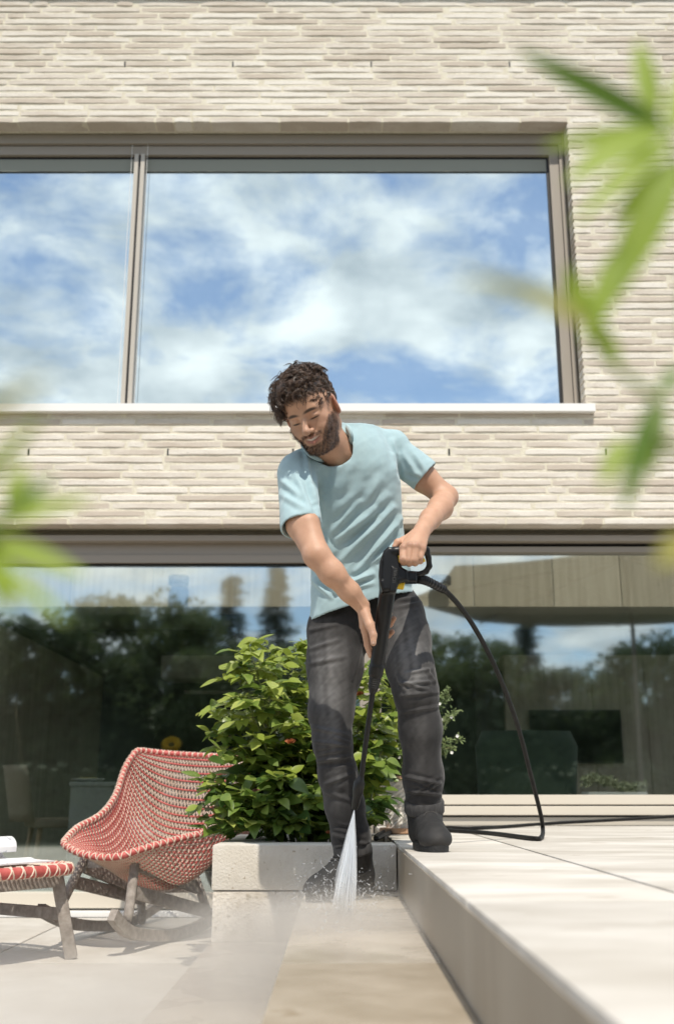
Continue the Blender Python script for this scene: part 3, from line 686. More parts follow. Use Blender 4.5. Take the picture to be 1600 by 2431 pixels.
# thick rim, lashed with cream cord
rim_pts = [shell(i / 30, 0) for i in range(31)] + [at(Rr, (i + 1) / 46) for i in range(46)] + [shell(1 - (i + 1) / 40, 1) for i in range(40)] + [at(Lr, 1 - (i + 1) / 40) for i in range(40)]
rim_s = [rim_pts[0]]
for p in rim_pts[1:]:
    if (p - rim_s[-1]).length > .004: rim_s.append(p)
rim_t = [(rim_s[(i - 2) % len(rim_s)] + rim_s[(i - 1) % len(rim_s)] * 2 + rim_s[i] * 3 + rim_s[(i + 1) % len(rim_s)] * 2 + rim_s[(i + 2) % len(rim_s)]) / 9 for i in range(len(rim_s))]
rim_t.append(rim_t[0])
wp(MB().tube(rim_t, .0135, 8, cap=False), 'rim', M_red, chair, smooth=True)
def wrap(pts, rad, pitch, r, n_per=8, hand=1):
    out = []; acc = 0.0; prev = None; u = None
    fine = []
    for a, b in zip(pts, pts[1:]):
        k = max(1, int((b - a).length / (pitch / n_per)));  fine += [a.lerp(b, i / k) for i in range(k)]
    for i in range(len(fine) - 1):
        t = (fine[i + 1] - fine[i]); acc += t.length
        if t.length < 1e-8: continue
        t.normalize()
        if u is None: u = t.orthogonal().normalized()
        u = (u - t * u.dot(t)).normalized(); w = t.cross(u); an = hand * 2 * math.pi * acc / pitch
        out.append(fine[i] + (u * math.cos(an) + w * math.sin(an)) * rad)
    return MB().tube(out, r, 4, cap=False)
wr = wrap(rim_t, .0145, .034, .0028, 9); w2 = wrap(rim_t, .0145, .034, .0028, 9, -1); wr.add(w2.v, w2.f)
wp(wr, 'rim_lashing', M_cream, chair, smooth=True)
up = Vector((0, 0, .022))
def leg(a, b, r0=.019, r1=.021, name='leg'): wp(MB().tube([a, a.lerp(b, .4), b.lerp(a, .08), b], [r0, r1, r1, r1 * .7], 12), name, M_teak, chair, smooth=True)
leg(P(324, 2028, 4.72), P(304, 2186, 4.60)); leg(P(205, 2030, 5.0), P(146, 2150, 4.86)); leg(P(466, 2085, 5.2), P(503, 2196, 5.3)); leg(P(335, 2085, 5.45), P(338, 2192, 5.55))
def rail(a, b, h=.055, w=.022, name='rail'): wp(MB().bar(a, b, w, h, c=.003), name, M_teak, chair, auto=40)
rail(P(322, 2050, 4.74), P(470, 2108, 5.22)); rail(P(203, 2058, 5.0), P(332, 2112, 5.44)); rail(P(176, 2094, 4.94), P(338, 2134, 5.5), name='stretcher'); rail(P(318, 2118, 4.68), P(492, 2164, 5.26), name='stretcher')
rail(P(207, 2050, 5.0), P(322, 2046, 4.73), .04, name='cross_rail'); rail(P(336, 2110, 5.44), P(470, 2108, 5.22), .04, name='cross_rail')
def rocker(pts):
    c = spline(pts, 6); mb = MB(); vs = []; fs = []
    for i, p in enumerate(c):
        t = (c[min(i + 1, len(c) - 1)] - c[max(i - 1, 0)]).normalized(); sd_ = Vector((t.y, -t.x, 0)).normalized() * .017; u_ = sd_.cross(t).normalized(); u_ = u_ if u_.z > 0 else -u_
        u_ = u_ * .024; vs += [p - sd_ - u_, p + sd_ - u_, p + sd_ + u_, p - sd_ + u_]
    for i in range(len(c) - 1):
        for k in range(4): fs.append((i * 4 + k, i * 4 + (k + 1) % 4, (i + 1) * 4 + (k + 1) % 4, (i + 1) * 4 + k))
    fs.append((3, 2, 1, 0)); m_ = 4 * (len(c) - 1); fs.append((m_, m_ + 1, m_ + 2, m_ + 3)); mb.add(vs, fs); wp(mb, 'rocker', M_teak, chair)
def fl(v, z): return Vector((v.x, v.y, z))
rocker([P(268, 2172, 4.5), fl(P(310, 2197, 4.63), .085), fl(P(390, 2218, 4.95), .033), fl(P(450, 2222, 5.2), .026), fl(P(505, 2205, 5.42), .055), fl(P(545, 2195, 5.62), .11)])
rocker([P(98, 2160, 4.62), fl(P(165, 2190, 4.95), .085), fl(P(245, 2205, 5.3), .033), fl(P(300, 2204, 5.5), .026), fl(P(350, 2195, 5.7), .055), fl(P(390, 2185, 5.86), .10)])

# footstool
sc_ = Vector((-1.395, 4.425, 0)); su = Vector((.41, -.26, 0)).normalized(); sv = Vector((-.26, -.41, 0)).normalized()
stool = empty('footstool', sc_, 'small footstool with red lashed woven top and teak legs at the left edge', 'footstool')
zs = .345
def sp(a, b, z): return sc_ + su * a + sv * b + Vector((0, 0, z))
ring = [sp(.262 * math.copysign(abs(math.cos(t)) ** .5, math.cos(t)), .262 * math.copysign(abs(math.sin(t)) ** .5, math.sin(t)), zs) for t in [2 * math.pi * i / 64 for i in range(65)]]
wp(MB().tube(ring, .022, 10, cap=False), 'seat_rim', M_red, stool, smooth=True)
a_ = wrap(ring, .0235, .052, .0034, 9); b_ = wrap(ring, .0235, .052, .0034, 9, -1); a_.add(b_.v, b_.f); wp(a_, 'rim_lashing', M_cream, stool, smooth=True)
sr, scm = MB(), MB()
for j in range(-11, 12):
    b = j * .0222; hw = .25 * (1 - abs(b / .262) ** 4) ** .25; sr.tube([sp(-hw, b, zs + .006), sp(0, b, zs - .002), sp(hw, b, zs + .006)], .0042, 5)
    pts = []
    for i in range(25):
        a = -hw + 2 * hw * i / 24; pts.append(sp(a, b + (.013 if i % 2 else -.013), zs + .011))
    scm.tube(pts, .0028, 4)
wp(sr, 'seat_weave', M_red, stool); wp(scm, 'seat_lacing', M_cream, stool)
for a, b in ((1, -1), (-1, -1), (1, 1), (-1, 1)):
    wp(MB().bar(sp(a * .185, b * .185, zs - .01), sp(a * .2425, b * .2425, 0.001), .036, .05, up=(su * a + sv * b), c=.008), 'leg', M_teak, stool, auto=40)
for b in (-1, 1):
    wp(MB().bar(sp(-.19, b * .195, zs - .045), sp(.19, b * .195, zs - .045), .022, .05, c=.003), 'apron', M_teak, stool, auto=40)
    wp(MB().bar(sp(-.21, b * .215, .17), sp(.21, b * .215, .17), .022, .046, c=.003), 'stretcher', M_teak, stool, auto=40)
    wp(MB().bar(sp(b * .195, -.185, zs - .045), sp(b * .195, .185, zs - .045), .022, .05, c=.003), 'apron', M_teak, stool, auto=40)
# open magazine on the stool
M_paper = mat('magazine_paper', (0.74, 0.74, 0.76), (0.82, 0.82, 0.82), rough=0.5, scale=12, spots=(38, 0.60, (0.45, 0.46, 0.50)))
mag = empty('magazine', sp(-.02, -.02, zs + .015), 'open white magazine with a curled page lying on the footstool', 'magazine')
mz = zs + .016
def sheet(name, prof, b0, b1, th=.006):
    vs, fs = [], []; n = len(prof)
    for b in (b0, b1):
        for (a, z) in prof: vs.append(sp(a, b, mz + z))
        for (a, z) in prof: vs.append(sp(a, b, mz + z + th))
    for i in range(n - 1):
        fs += [(i, i + 1, 2 * n + i + 1, 2 * n + i), (n + i, 3 * n + i, 3 * n + i + 1, n + i + 1), (i, n + i, n + i + 1, i + 1), (2 * n + i, 2 * n + i + 1, 3 * n + i + 1, 3 * n + i)]
    fs += [(0, 2 * n, 3 * n, n), (n - 1, 2 * n - 1, 4 * n - 1, 3 * n - 1)]
    wp(MB().add(vs, fs), name, M_paper, mag, smooth=False)
sheet('page_block', [(.01 + .2 * i / 10, .002 + .012 * math.sin(math.pi * min(1, i / 5)) * (1 if i < 5 else 0) + (.010 if i >= 5 else .006)) for i in range(11)], -.15, .12)
sheet('page_block', [(.0 - .2 * i / 10, .004 + .010 * math.sin(math.pi * i / 10)) for i in range(11)], -.15, .12)
cur = [(-.03 - .045 * math.sin(t) * 1.0, .052 - .045 * math.cos(t) + .01) for t in [i * .42 for i in range(13)]]
sheet('curled_page', cur, -.12, .10, th=.0012)
# ================================================================== plants
def leaf_mesh(name, L, W_, fold, curl, m, n=6, tip=1.0):
    vs, fs = [], []
    for i in range(n + 1):
        t = i / n; w = W_ * (math.sin(math.pi * t ** .8) ** tip) * .5 + .0004; y = L * t; z = -curl * L * t * t
        vs += [(-w, y, z + fold * w), (0, y, z), (w, y, z + fold * w)]
    for i in range(n):
        a = i * 3; fs += [(a, a + 1, a + 4, a + 3), (a + 1, a + 2, a + 5, a + 4)]
    me = bpy.data.meshes.new(name); me.from_pydata(vs, [], fs); me.update(); me.polygons.foreach_set('use_smooth', [True] * len(fs)); me.materials.append(m); return me
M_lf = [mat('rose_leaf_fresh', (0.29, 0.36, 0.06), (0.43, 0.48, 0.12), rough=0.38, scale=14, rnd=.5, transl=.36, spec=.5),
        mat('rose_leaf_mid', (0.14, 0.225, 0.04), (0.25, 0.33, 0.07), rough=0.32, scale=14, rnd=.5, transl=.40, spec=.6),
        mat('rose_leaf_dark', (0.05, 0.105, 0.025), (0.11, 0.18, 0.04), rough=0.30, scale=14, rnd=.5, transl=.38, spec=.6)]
M_rose_stem = mat('rose_stem', (0.13, 0.20, 0.05), (0.2, 0.2, 0.08), rough=0.6, scale=10)
LEAF = [[leaf_mesh('leaf', .070, .044, f, c, m) for f, c in ((.25, .18), (.4, .35), (.1, .05), (.3, -.1))] for m in M_lf]
def frame_to(d, nrm):      # matrix with y along d, z near nrm
    y = d.normalized(); x = y.cross(nrm)
    if x.length < 1e-4: x = y.orthogonal()
    x.normalize(); z = x.cross(y); return Matrix((x, y, z)).transposed().to_4x4()
bush = empty('rose_bush', (-.05, 4.3, .41), 'dense green rose bush with faded blooms growing in the planter', 'plant')
binv = bush.matrix_basis.inverted()
rl = random.Random(21)
tips = []
targets = [(590, 1535), (640, 1530), (700, 1535), (745, 1530), (560, 1600), (620, 1590), (690, 1600), (525, 1680), (560, 1700), (600, 1660), (530, 1740), (660, 1680), (700, 1720),
           (560, 1790), (610, 1800), (505, 1850), (530, 1880), (575, 1870), (500, 1900), (545, 1940), (650, 1850), (700, 1860), (600, 1930), (660, 1940), (720, 1940), (760, 1900),
           (860, 1600), (880, 1640), (920, 1640), (940, 1690), (860, 1700), (900, 1740), (870, 1800), (845, 1860), (850, 1910), (850, 1950), (800, 1560), (530, 1965), (570, 1968), (620, 1972), (665, 1968), (705, 1972), (750, 1968), (800, 1965), (640, 1905), (590, 1900), (700, 1905), (800, 1700), (780, 1800),
           (640, 1760), (720, 1640), (740, 1780), (680, 1790), (890, 1580), (600, 1580), (660, 1560), (580, 1650), (640, 1630)]
stems = MB(); leaves = []
for k, (px, py) in enumerate(targets):
    Yt = rl.uniform(3.98, 4.5) if px < 780 else rl.uniform(4.1, 4.6)
    if px < 560: Yt = rl.uniform(4.0, 4.25)
    if py > 1890: Yt = rl.uniform(3.99, 4.12)
    T = P(px + rl.uniform(-8, 8), py + rl.uniform(-6, 6), Yt)
    b = Vector((max(-.2, min(.18, T.x * .55 + rl.uniform(-.06, .06))), rl.uniform(4.1, 4.6), .405))
    mid = b.lerp(T, .5) + Vector((0, 0, .10 + .12 * abs(T.x - b.x)))
    path = spline([b, b.lerp(mid, .5) + Vector((0, 0, .04)), mid, T], 7)
    stems.tube(path, [.0055 * (1 - .75 * i / (len(path) - 1)) for i in range(len(path))], 5)
    n = len(path); step = 0
    for i in range(int(n * .28), n):
        for rep in range((1 if rl.random() < .75 else 2) if i < n - 2 else 3):
            a = rl.uniform(0, 6.28); out = Vector((math.cos(a), math.sin(a) - .35, rl.uniform(-.15, .5))).normalized(); p0 = path[i] + Vector((rl.gauss(0, .006), rl.gauss(0, .006), rl.gauss(0, .012)))
            pl_ = rl.uniform(.05, .085); p1 = p0 + out * pl_ + Vector((0, 0, -.012)); stems.tube([p0, p0.lerp(p1, .5) + Vector((0, 0, .006)), p1], [.0013, .0011, .0008], 3, cap=False)
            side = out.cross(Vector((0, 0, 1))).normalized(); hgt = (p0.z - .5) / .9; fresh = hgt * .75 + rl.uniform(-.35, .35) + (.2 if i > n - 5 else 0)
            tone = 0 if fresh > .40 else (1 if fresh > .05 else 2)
            for (q, d, s) in ((p1, out, 1.0), (p0.lerp(p1, .78), out * .5 + side, .82), (p0.lerp(p1, .78), out * .5 - side, .82), (p0.lerp(p1, .45), out * .35 + side, .66), (p0.lerp(p1, .45), out * .35 - side, .66)):
                if rl.random() < .10: continue
                dd = (d.normalized() + Vector((rl.gauss(0, .15), rl.gauss(0, .15), rl.gauss(-.25, .22)))).normalized()
                nn = (Vector((rl.gauss(0, .35), -.45 + rl.gauss(0, .35), 1))).normalized()
                sc = s * rl.uniform(.75, 1.25) * (1.12 if tone == 2 else 1.0)
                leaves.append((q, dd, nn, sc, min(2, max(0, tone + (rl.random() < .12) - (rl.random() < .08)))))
wp(stems, 'stems', M_rose_stem, bush, smooth=True)
leaves = [l for l in leaves if not (l[0].y < 4.06 and l[0].z < .52 and l[0].x > -.42)]
leaves.sort(key=lambda l: l[0].y - .12 * l[3])       # nearest to the camera first
joined = [MB(), MB(), MB()]
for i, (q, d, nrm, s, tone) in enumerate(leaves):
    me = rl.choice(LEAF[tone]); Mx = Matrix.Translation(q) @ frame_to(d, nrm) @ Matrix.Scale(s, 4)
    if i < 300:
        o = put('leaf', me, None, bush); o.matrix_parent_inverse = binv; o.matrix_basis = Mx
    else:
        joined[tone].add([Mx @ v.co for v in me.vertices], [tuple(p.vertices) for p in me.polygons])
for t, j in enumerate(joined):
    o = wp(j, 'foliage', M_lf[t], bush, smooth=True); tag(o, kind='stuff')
M_bl = [mat('bloom_rust', (0.45, 0.13, 0.06), (0.62, 0.28, 0.12), rough=.7, scale=60, transl=.2), mat('bloom_pink', (0.62, 0.28, 0.30), (0.75, 0.45, 0.46), rough=.7, scale=60, transl=.2)]
for px, py, Y, m_, s in ((690, 1764, 4.02, 0, 1.1), (538, 1925, 4.02, 1, 1.3), (610, 1880, 4.05, 1, .9), (852, 1650, 4.1, 0, 1.0), (958, 1664, 4.2, 0, .9), (780, 1978, 4.0, 0, .6), (512, 1922, 4.05, 1, .8), (770, 1545, 4.0, 0, .5)):
    c = P(px, py, Y); fm = MB()
    for k in range(26):
        a = k * 2.4; t = k / 26; tl = 1.2 - 1.1 * t; d = Vector((math.cos(a) * math.cos(tl), math.sin(a) * math.cos(tl), math.sin(tl))); d = (d + Vector((0, -.5, .1))).normalized(); w_ = d.orthogonal().normalized() * .009 * s; L = (.012 + .012 * t) * s; e_ = d.cross(w_).normalized() * .003
        fm.add([c, c + d * L * .6 + w_ + e_, c + d * L * rl.uniform(.9, 1.2), c + d * L * .6 - w_ + e_], [(0, 1, 2, 3)])
    wp(fm, 'bloom', M_bl[m_], bush)

# patterned pot with a fine-leaved flowering shrub, on the terrace by the window
M_pot = mat('pot_white', (0.62, 0.58, 0.52), (0.70, 0.66, 0.60), rough=.6, scale=20); M_terra = mat('terracotta', (0.38, 0.22, 0.13), (0.5, 0.33, 0.22), rough=.8, scale=20)
pc0 = PZ(948, 1972, TERR); YPt = 4.75; ct = Vector((P(955, 1960, YPt).x, YPt, TERR))
pot = empty('flower_pot', ct, 'white diamond-patterned pot with fine-leaved white-flowering shrub behind the legs', 'plant pot')
h = P(940, 1856, YPt).z - TERR; n = 40; vs, fs = [], []; rn = 22
for j in range(rn + 1):
    for i in range(n):
        a = 2 * math.pi * i / n; z = h * j / rn; r = .070 + .018 * j / rn
        r += .0035 * (1 if (i + j) % 4 == 0 or (i - j) % 4 == 0 else -.3) * (1 if 1 < j < rn - 1 else 0)
        vs.append(ct + Vector((r * math.cos(a), r * math.sin(a), z + .012)))
for j in range(rn):
    for i in range(n): fs.append((j * n + i, j * n + (i + 1) % n, (j + 1) * n + (i + 1) % n, (j + 1) * n + i))
fs.append(tuple(reversed(range(n))))
wp(MB().add(vs, fs), 'pot', M_pot, pot)
wp(MB().lathe([(.093, h + .006), (.098, h + .008), (.098, h + .022), (.084, h + .024), (.082, h - .01)], 40, ct), 'pot_rim', M_terra, pot, auto=40)
wp(MB().lathe([(.085, .001), (.10, .006), (.10, .026), (.09, .026)], 40, ct), 'saucer', M_terra, pot, auto=40)
wp(MB().lathe([(.08, h - .02), (.08, h - .012)], 24, ct), 'soil', M_soil, pot)
M_fine = mat('fine_leaf', (0.09, 0.14, 0.045), (0.21, 0.26, 0.10), rough=.6, scale=12, transl=.25); M_whitefl = mat('white_petal', (0.8, 0.8, 0.76), rough=.7)
st, lf, fl_ = MB(), MB(), MB()
tg = [(rl.uniform(880, 1000), rl.uniform(1690, 1800)) for _ in range(26)] + [(1062, 1655), (1082, 1688), (1094, 1752), (1070, 1700), (1075, 1775), (1050, 1730), (1040, 1690), (1055, 1790), (1060, 1640), (1030, 1660)]
for px, py in tg:
    T = P(px, py, YPt + rl.uniform(-.12, .12)); b = ct + Vector((rl.uniform(-.05, .05), rl.uniform(-.05, .05), h)); path = spline([b, b.lerp(T, .5) + Vector((0, 0, .05)), T], 9)
    st.tube(path, [.003 - .002 * i / (len(path) - 1) for i in range(len(path))], 4)
    for i in range(3, len(path)):
        for k in range(9):
            d = Vector((rl.gauss(0, 1), rl.gauss(0, 1), rl.gauss(.4, .8))).normalized(); q = path[i] + Vector((rl.gauss(0, .007), rl.gauss(0, .007), rl.gauss(0, .007))); L = rl.uniform(.012, .024); s = d.orthogonal().normalized() * L * .3
            lf.add([q, q + d * L * .5 + s, q + d * L, q + d * L * .5 - s], [(0, 1, 2, 3)])
        if rl.random() < .18:
            q = path[i] + Vector((rl.gauss(0, .012), -.012, rl.gauss(0, .012)))
            for k in range(5):
                a = k * 1.2566; d = Vector((math.cos(a), -.3, math.sin(a))) * .008; s = Vector((-math.sin(a), 0, math.cos(a))) * .004; fl_.add([q, q + d * .6 + s, q + d, q + d * .6 - s], [(0, 1, 2, 3)])
wp(st, 'stems', M_rose_stem, pot); o = wp(lf, 'foliage', M_fine, pot); tag(o, kind='stuff'); o = wp(fl_, 'flowers', M_whitefl, pot); tag(o, kind='stuff')
wp(MB().box(-.045, .045, -.045, .045, 0, .001), 'tag', M_soil, pot) if False else None

# ---- foreground: long bright leaves close to the lens, both sides
M_bam = [mat('bright_leaf', (0.30, 0.42, 0.04), (0.40, 0.52, 0.08), rough=.5, scale=10, transl=.5), mat('deep_leaf', (0.12, 0.22, 0.03), (0.17, 0.28, 0.04), rough=.5, scale=10, transl=.4),
         mat('yellow_leaf', (0.42, 0.40, 0.10), rough=.5, transl=.4)]
M_cane = mat('cane', (0.16, 0.22, 0.05), rough=.5)
M_pot2 = mat('dark_pot', (0.05, 0.05, 0.05), rough=.6)
def fg_plant(name, root, lab, stem_sets, leafs, z0):
    t = empty(name, root, lab, 'plant')
    wp(MB().lathe([(.10, .001), (.13, .02), (.15, .22), (.155, .225), (.14, .23), (.13, .2)], 28, root), 'pot', M_pot2, t, auto=50)
    wp(MB().lathe([(.13, .19), (.13, .2)], 24, root), 'soil', M_soil, t)
    for pts in stem_sets: 
        pp = spline(pts, 8); wp(MB().tube(pp, [.0035 - .0022 * i / (len(pp) - 1) for i in range(len(pp))], 6), 'stem', M_cane, t, smooth=True)
    for (x0, y0, d0, x1, y1, d1, wpx, tone, roll) in leafs:
        d0, d1 = d0 * .62, d1 * .62; a, b = P(x0, y0, d0), P(x1, y1, d1); L = (b - a).length; Wd = .68 * wpx / F_PX * (d0 + d1) / 2
        me = leaf_mesh('leaf', L, Wd, .25, .12, M_bam[tone], n=9, tip=.8)
        toc = (CAM - (a + b) / 2).normalized(); nn = (toc + Vector((0, 0, roll))).normalized()
        o = put('leaf', me, None, t); o.matrix_parent_inverse = t.matrix_basis.inverted(); o.matrix_basis = Matrix.Translation(a) @ frame_to(b - a, nn)
rr_ = Vector((.52, .72, TERR))
fg_plant('bamboo_plant', rr_, 'bright green blurred leaves close to the lens at the upper right', [
    [rr_ + Vector((0, 0, .2)), (.34, .50, .82), P(1700, 900, .44), P(1640, 500, .437), P(1585, 320, .434)],
    [rr_ + Vector((-.02, 0, .2)), (.30, .48, .78), P(1640, 1080, .434), P(1565, 960, .434), P(1440, 850, .434), P(1395, 770, .434)]],
    [(1590, 315, .70, 1232, 105, .68, 92, 1, .3), (1555, 290, .70, 1508, 75, .70, 92, 0, .2), (1570, 300, .70, 1355, 400, .66, 150, 0, .6), (1590, 320, .7, 1640, 120, .7, 90, 0, .2),
     (1610, 390, .68, 1430, 720, .68, 150, 0, .5), (1500, 560, .69, 1385, 800, .68, 110, 0, .4), (1395, 770, .70, 1350, 640, .66, 80, 0, .3), (1600, 330, .7, 1380, 480, .64, 90, 0, .5),
     (1560, 945, .70, 1478, 1205, .70, 84, 1, .2), (1565, 940, .70, 1620, 860, .7, 60, 1, .2), (1585, 310, .70, 1300, 330, .68, 70, 0, .4), (1600, 400, .69, 1500, 640, .70, 80, 1, .3), (1470, 860, .70, 1360, 700, .69, 70, 0, .4), (1600, 380, .70, 1450, 520, .70, 80, 0, .5), (1570, 950, .70, 1545, 1120, .70, 60, 0, .3), (1480, 1040, .70, 1430, 1150, .69, 70, 0, .4), (1640, 1270, .6, 1560, 1340, .6, 90, 2, .2), (1400, 780, .7, 1240, 600, .45, 90, 2, .2)], TERR)
rr_ = Vector((-.66, .72, PATIO))
fg_plant('bamboo_plant', rr_, 'bright green blurred leaves close to the lens at the left edge', [
    [rr_ + Vector((0, 0, .2)), (-.44, .54, .42), (-.27, .46, .66), P(-60, 1280, .434), P(60, 1190, .434)],
    [rr_ + Vector((.02, 0, .2)), (-.40, .50, .46), P(-160, 1420, .434), P(-20, 1300, .434)]],
    [(-40, 1250, .70, 215, 1165, .69, 70, 0, .6), (0, 1240, .70, 130, 1120, .70, 56, 1, .4), (-30, 1290, .70, 195, 1345, .68, 84, 0, .6), (-40, 1270, .70, 30, 1450, .70, 90, 0, .3),
     (20, 1215, .70, 60, 1090, .70, 60, 0, .3), (-60, 1180, .70, 60, 1000, .60, 60, 0, .3), (-70, 1000, .5, 90, 900, .45, 70, 2, .2), (-50, 1330, .7, 130, 1420, .6, 60, 0, .3)], PATIO)
# ================================================================== signed-distance modelling (numpy surface nets)
f4 = np.float32
class Grid:
    def __init__(s, lo, hi, h):
        s.lo = np.array(lo, f4); s.h = h; s.n = [int(math.ceil((b - a) / h)) + 1 for a, b in zip(lo, hi)]
        ax = [s.lo[i] + h * np.arange(s.n[i], dtype=f4) for i in range(3)]
        s.X, s.Y, s.Z = ax[0][:, None, None], ax[1][None, :, None], ax[2][None, None, :]
        s.full = tuple(s.n)
    def cone(s, a, b, ra, rb=None, sy=1.0):            # round cone from a to b; sy squashes depth
        rb = ra if rb is None else rb
        a = np.array(a, f4); b = np.array(b, f4); ab = b - a; ab[1] *= sy
        px, py, pz = s.X - a[0], (s.Y - a[1]) * sy, s.Z - a[2]
        t = np.clip((px * ab[0] + py * ab[1] + pz * ab[2]) / max(1e-9, float(ab @ ab)), 0, 1)
        return np.sqrt((px - t * ab[0]) ** 2 + (py - t * ab[1]) ** 2 + (pz - t * ab[2]) ** 2) - (ra + (rb - ra) * t)
    def ell(s, c, r, B=None):                           # ellipsoid, B = (3 axis vectors)
        c = np.array(c, f4); px, py, pz = s.X - c[0], s.Y - c[1], s.Z - c[2]
        if B is None: q = (px / r[0], py / r[1], pz / r[2])
        else: q = tuple((px * b[0] + py * b[1] + pz * b[2]) / rr for b, rr in zip(B, r))
        k = np.sqrt(q[0] ** 2 + q[1] ** 2 + q[2] ** 2); return (k - 1) * min(r)
    def plane(s, p, n): n = Vector(n).normalized(); return (s.X - p[0]) * n[0] + (s.Y - p[1]) * n[1] + (s.Z - p[2]) * n[2]
    def chain(s, pts, rads, k=.01, sy=1.0):
        d = None
        for i in range(len(pts) - 1):
            e_ = s.cone(pts[i], pts[i + 1], rads[i], rads[i + 1], sy); d = e_ if d is None else smin(d, e_, k)
        return d
    def loft(s, secs):
        """secs: (centre Vector, half width, half depth, yaw) from low to high z"""
        zs_ = np.array([c.z for c, *_ in secs], f4); Z = s.Z.ravel()
        def ip(vals):      # smooth interpolation over z
            v = np.interp(Z, zs_, np.array(vals, f4)); k = max(1, int(.02 / s.h)); ker = np.ones(2 * k + 1) / (2 * k + 1)
            return np.convolve(np.pad(v, k, mode='edge'), ker, 'valid').astype(f4)[None, None, :]
        cx, cyy, a, b, w = ip([c.x for c, *_ in secs]), ip([c.y for c, *_ in secs]), ip([q[1] for q in secs]), ip([q[2] for q in secs]), ip([q[3] for q in secs])
        dx, dy = s.X - cx, s.Y - cyy; u = dx * np.cos(w) + dy * np.sin(w); v = -dx * np.sin(w) + dy * np.cos(w)
        kk = (np.abs(u / a) ** 2.3 + np.abs(v / b) ** 2.3) ** (1 / 2.3); d = (kk - 1) * np.minimum(a, b)
        return np.maximum(d, np.maximum(float(zs_[0]) - s.Z, s.Z - float(zs_[-1])))
def smin(a, b, k):
    h = np.clip(.5 + .5 * (b - a) / k, 0, 1); return b + (a - b) * h - k * h * (1 - h)
def smax(a, b, k): return -smin(-a, -b, k)
def nets(g, F, smooth=1):
    F = np.broadcast_to(F, g.full).astype(f4); ins = F < 0
    c = np.zeros([n - 1 for n in g.n], np.int8)
    offs = [(i, j, k) for i in (0, 1) for j in (0, 1) for k in (0, 1)]
    sl = lambda o, n: tuple(slice(oo, nn - 1 + oo) for oo, nn in zip(o, n))
    for o in offs: c += ins[sl(o, g.n)]
    act = (c > 0) & (c < 8); idx = np.argwhere(act); ids = -np.ones(act.shape, np.int64); ids[act] = np.arange(len(idx))
    pos = np.zeros((len(idx), 3), f4); cnt = np.zeros(len(idx), f4)
    val = {o: F[idx[:, 0] + o[0], idx[:, 1] + o[1], idx[:, 2] + o[2]] for o in offs}
    for o in offs:
        for ax in range(3):
            if o[ax] == 0:
                o2 = list(o); o2[ax] = 1; o2 = tuple(o2); a, b = val[o], val[o2]; m = (a < 0) != (b < 0)
                t = np.where(m, a / np.where(m, a - b, 1), 0); p = np.tile(np.array(o, f4), (len(idx), 1)); p[:, ax] += t
                pos += p * m[:, None]; cnt += m
    pos /= cnt[:, None]; V = (idx + pos) * g.h + g.lo
    quads = []
    for ax in range(3):
        a1, a2 = [(1, 2), (2, 0), (0, 1)][ax]
        s0 = [slice(None)] * 3; s1 = [slice(None)] * 3; s0[ax] = slice(0, -1); s1[ax] = slice(1, None)
        ch = ins[tuple(s0)] != ins[tuple(s1)]; e_ = np.argwhere(ch); e_ = e_[(e_[:, a1] > 0) & (e_[:, a2] > 0) & (e_[:, a1] < g.n[a1] - 1) & (e_[:, a2] < g.n[a2] - 1)]
        fl = ins[e_[:, 0], e_[:, 1], e_[:, 2]]
        q = []
        for d1, d2 in ((-1, -1), (0, -1), (0, 0), (-1, 0)):
            t = e_.copy(); t[:, a1] += d1; t[:, a2] += d2; q.append(ids[t[:, 0], t[:, 1], t[:, 2]])
        q = np.stack(q, 1); q[~fl] = q[~fl][:, ::-1]; quads.append(q)
    Q = np.concatenate(quads); Q = Q[(Q >= 0).all(1)]
    for _ in range(smooth): V = lap(V, Q)
    return V, Q
def lap(V, Q, lam=.5):
    acc = np.zeros_like(V); n = np.zeros(len(V), f4)
    for i in range(4):
        a, b = Q[:, i], Q[:, (i + 1) % 4]; np.add.at(acc, a, V[b]); np.add.at(acc, b, V[a]); np.add.at(n, a, 1); np.add.at(n, b, 1)
    return V + lam * (acc / np.maximum(n, 1)[:, None] - V)
def vnorm(V, Q):
    N = np.cross(V[Q[:, 2]] - V[Q[:, 0]], V[Q[:, 3]] - V[Q[:, 1]]); out = np.zeros_like(V)
    for i in range(4): np.add.at(out, Q[:, i], N)
    return out / np.maximum(np.linalg.norm(out, axis=1), 1e-12)[:, None]
def np_mesh(name, V, Q, col=None):
    me = bpy.data.meshes.new(name); me.vertices.add(len(V)); me.vertices.foreach_set('co', V.astype(f4).ravel())
    me.loops.add(Q.size); me.loops.foreach_set('vertex_index', Q.astype(np.int32).ravel()); me.polygons.add(len(Q))
    me.polygons.foreach_set('loop_start', (np.arange(len(Q)) * 4).astype(np.int32)); me.update(calc_edges=True); me.validate()
    me.polygons.foreach_set('use_smooth', [True] * len(me.polygons))
    if col is not None:
        ca = me.color_attributes.new('tint', 'FLOAT_COLOR', 'POINT'); ca.data.foreach_set('color', col.astype(f4).ravel())
    return me
def to_px(V):          # world -> photo pixels
    d = V - np.array(CAM, f4); zc = d[:, 1] * _cp + d[:, 2] * _sp; uu = -d[:, 1] * _sp + d[:, 2] * _cp
    return CX + d[:, 0] / zc * F_PX, CY - uu / zc * F_PX, zc
def bbox(pts, pad): a = np.array([list(p) for p in pts]); return a.min(0) - pad, a.max(0) + pad
_rs = np.random.RandomState(3)
_wd = [(_rs.normal(size=3), _rs.uniform(0, 6.28)) for _ in range(10)]
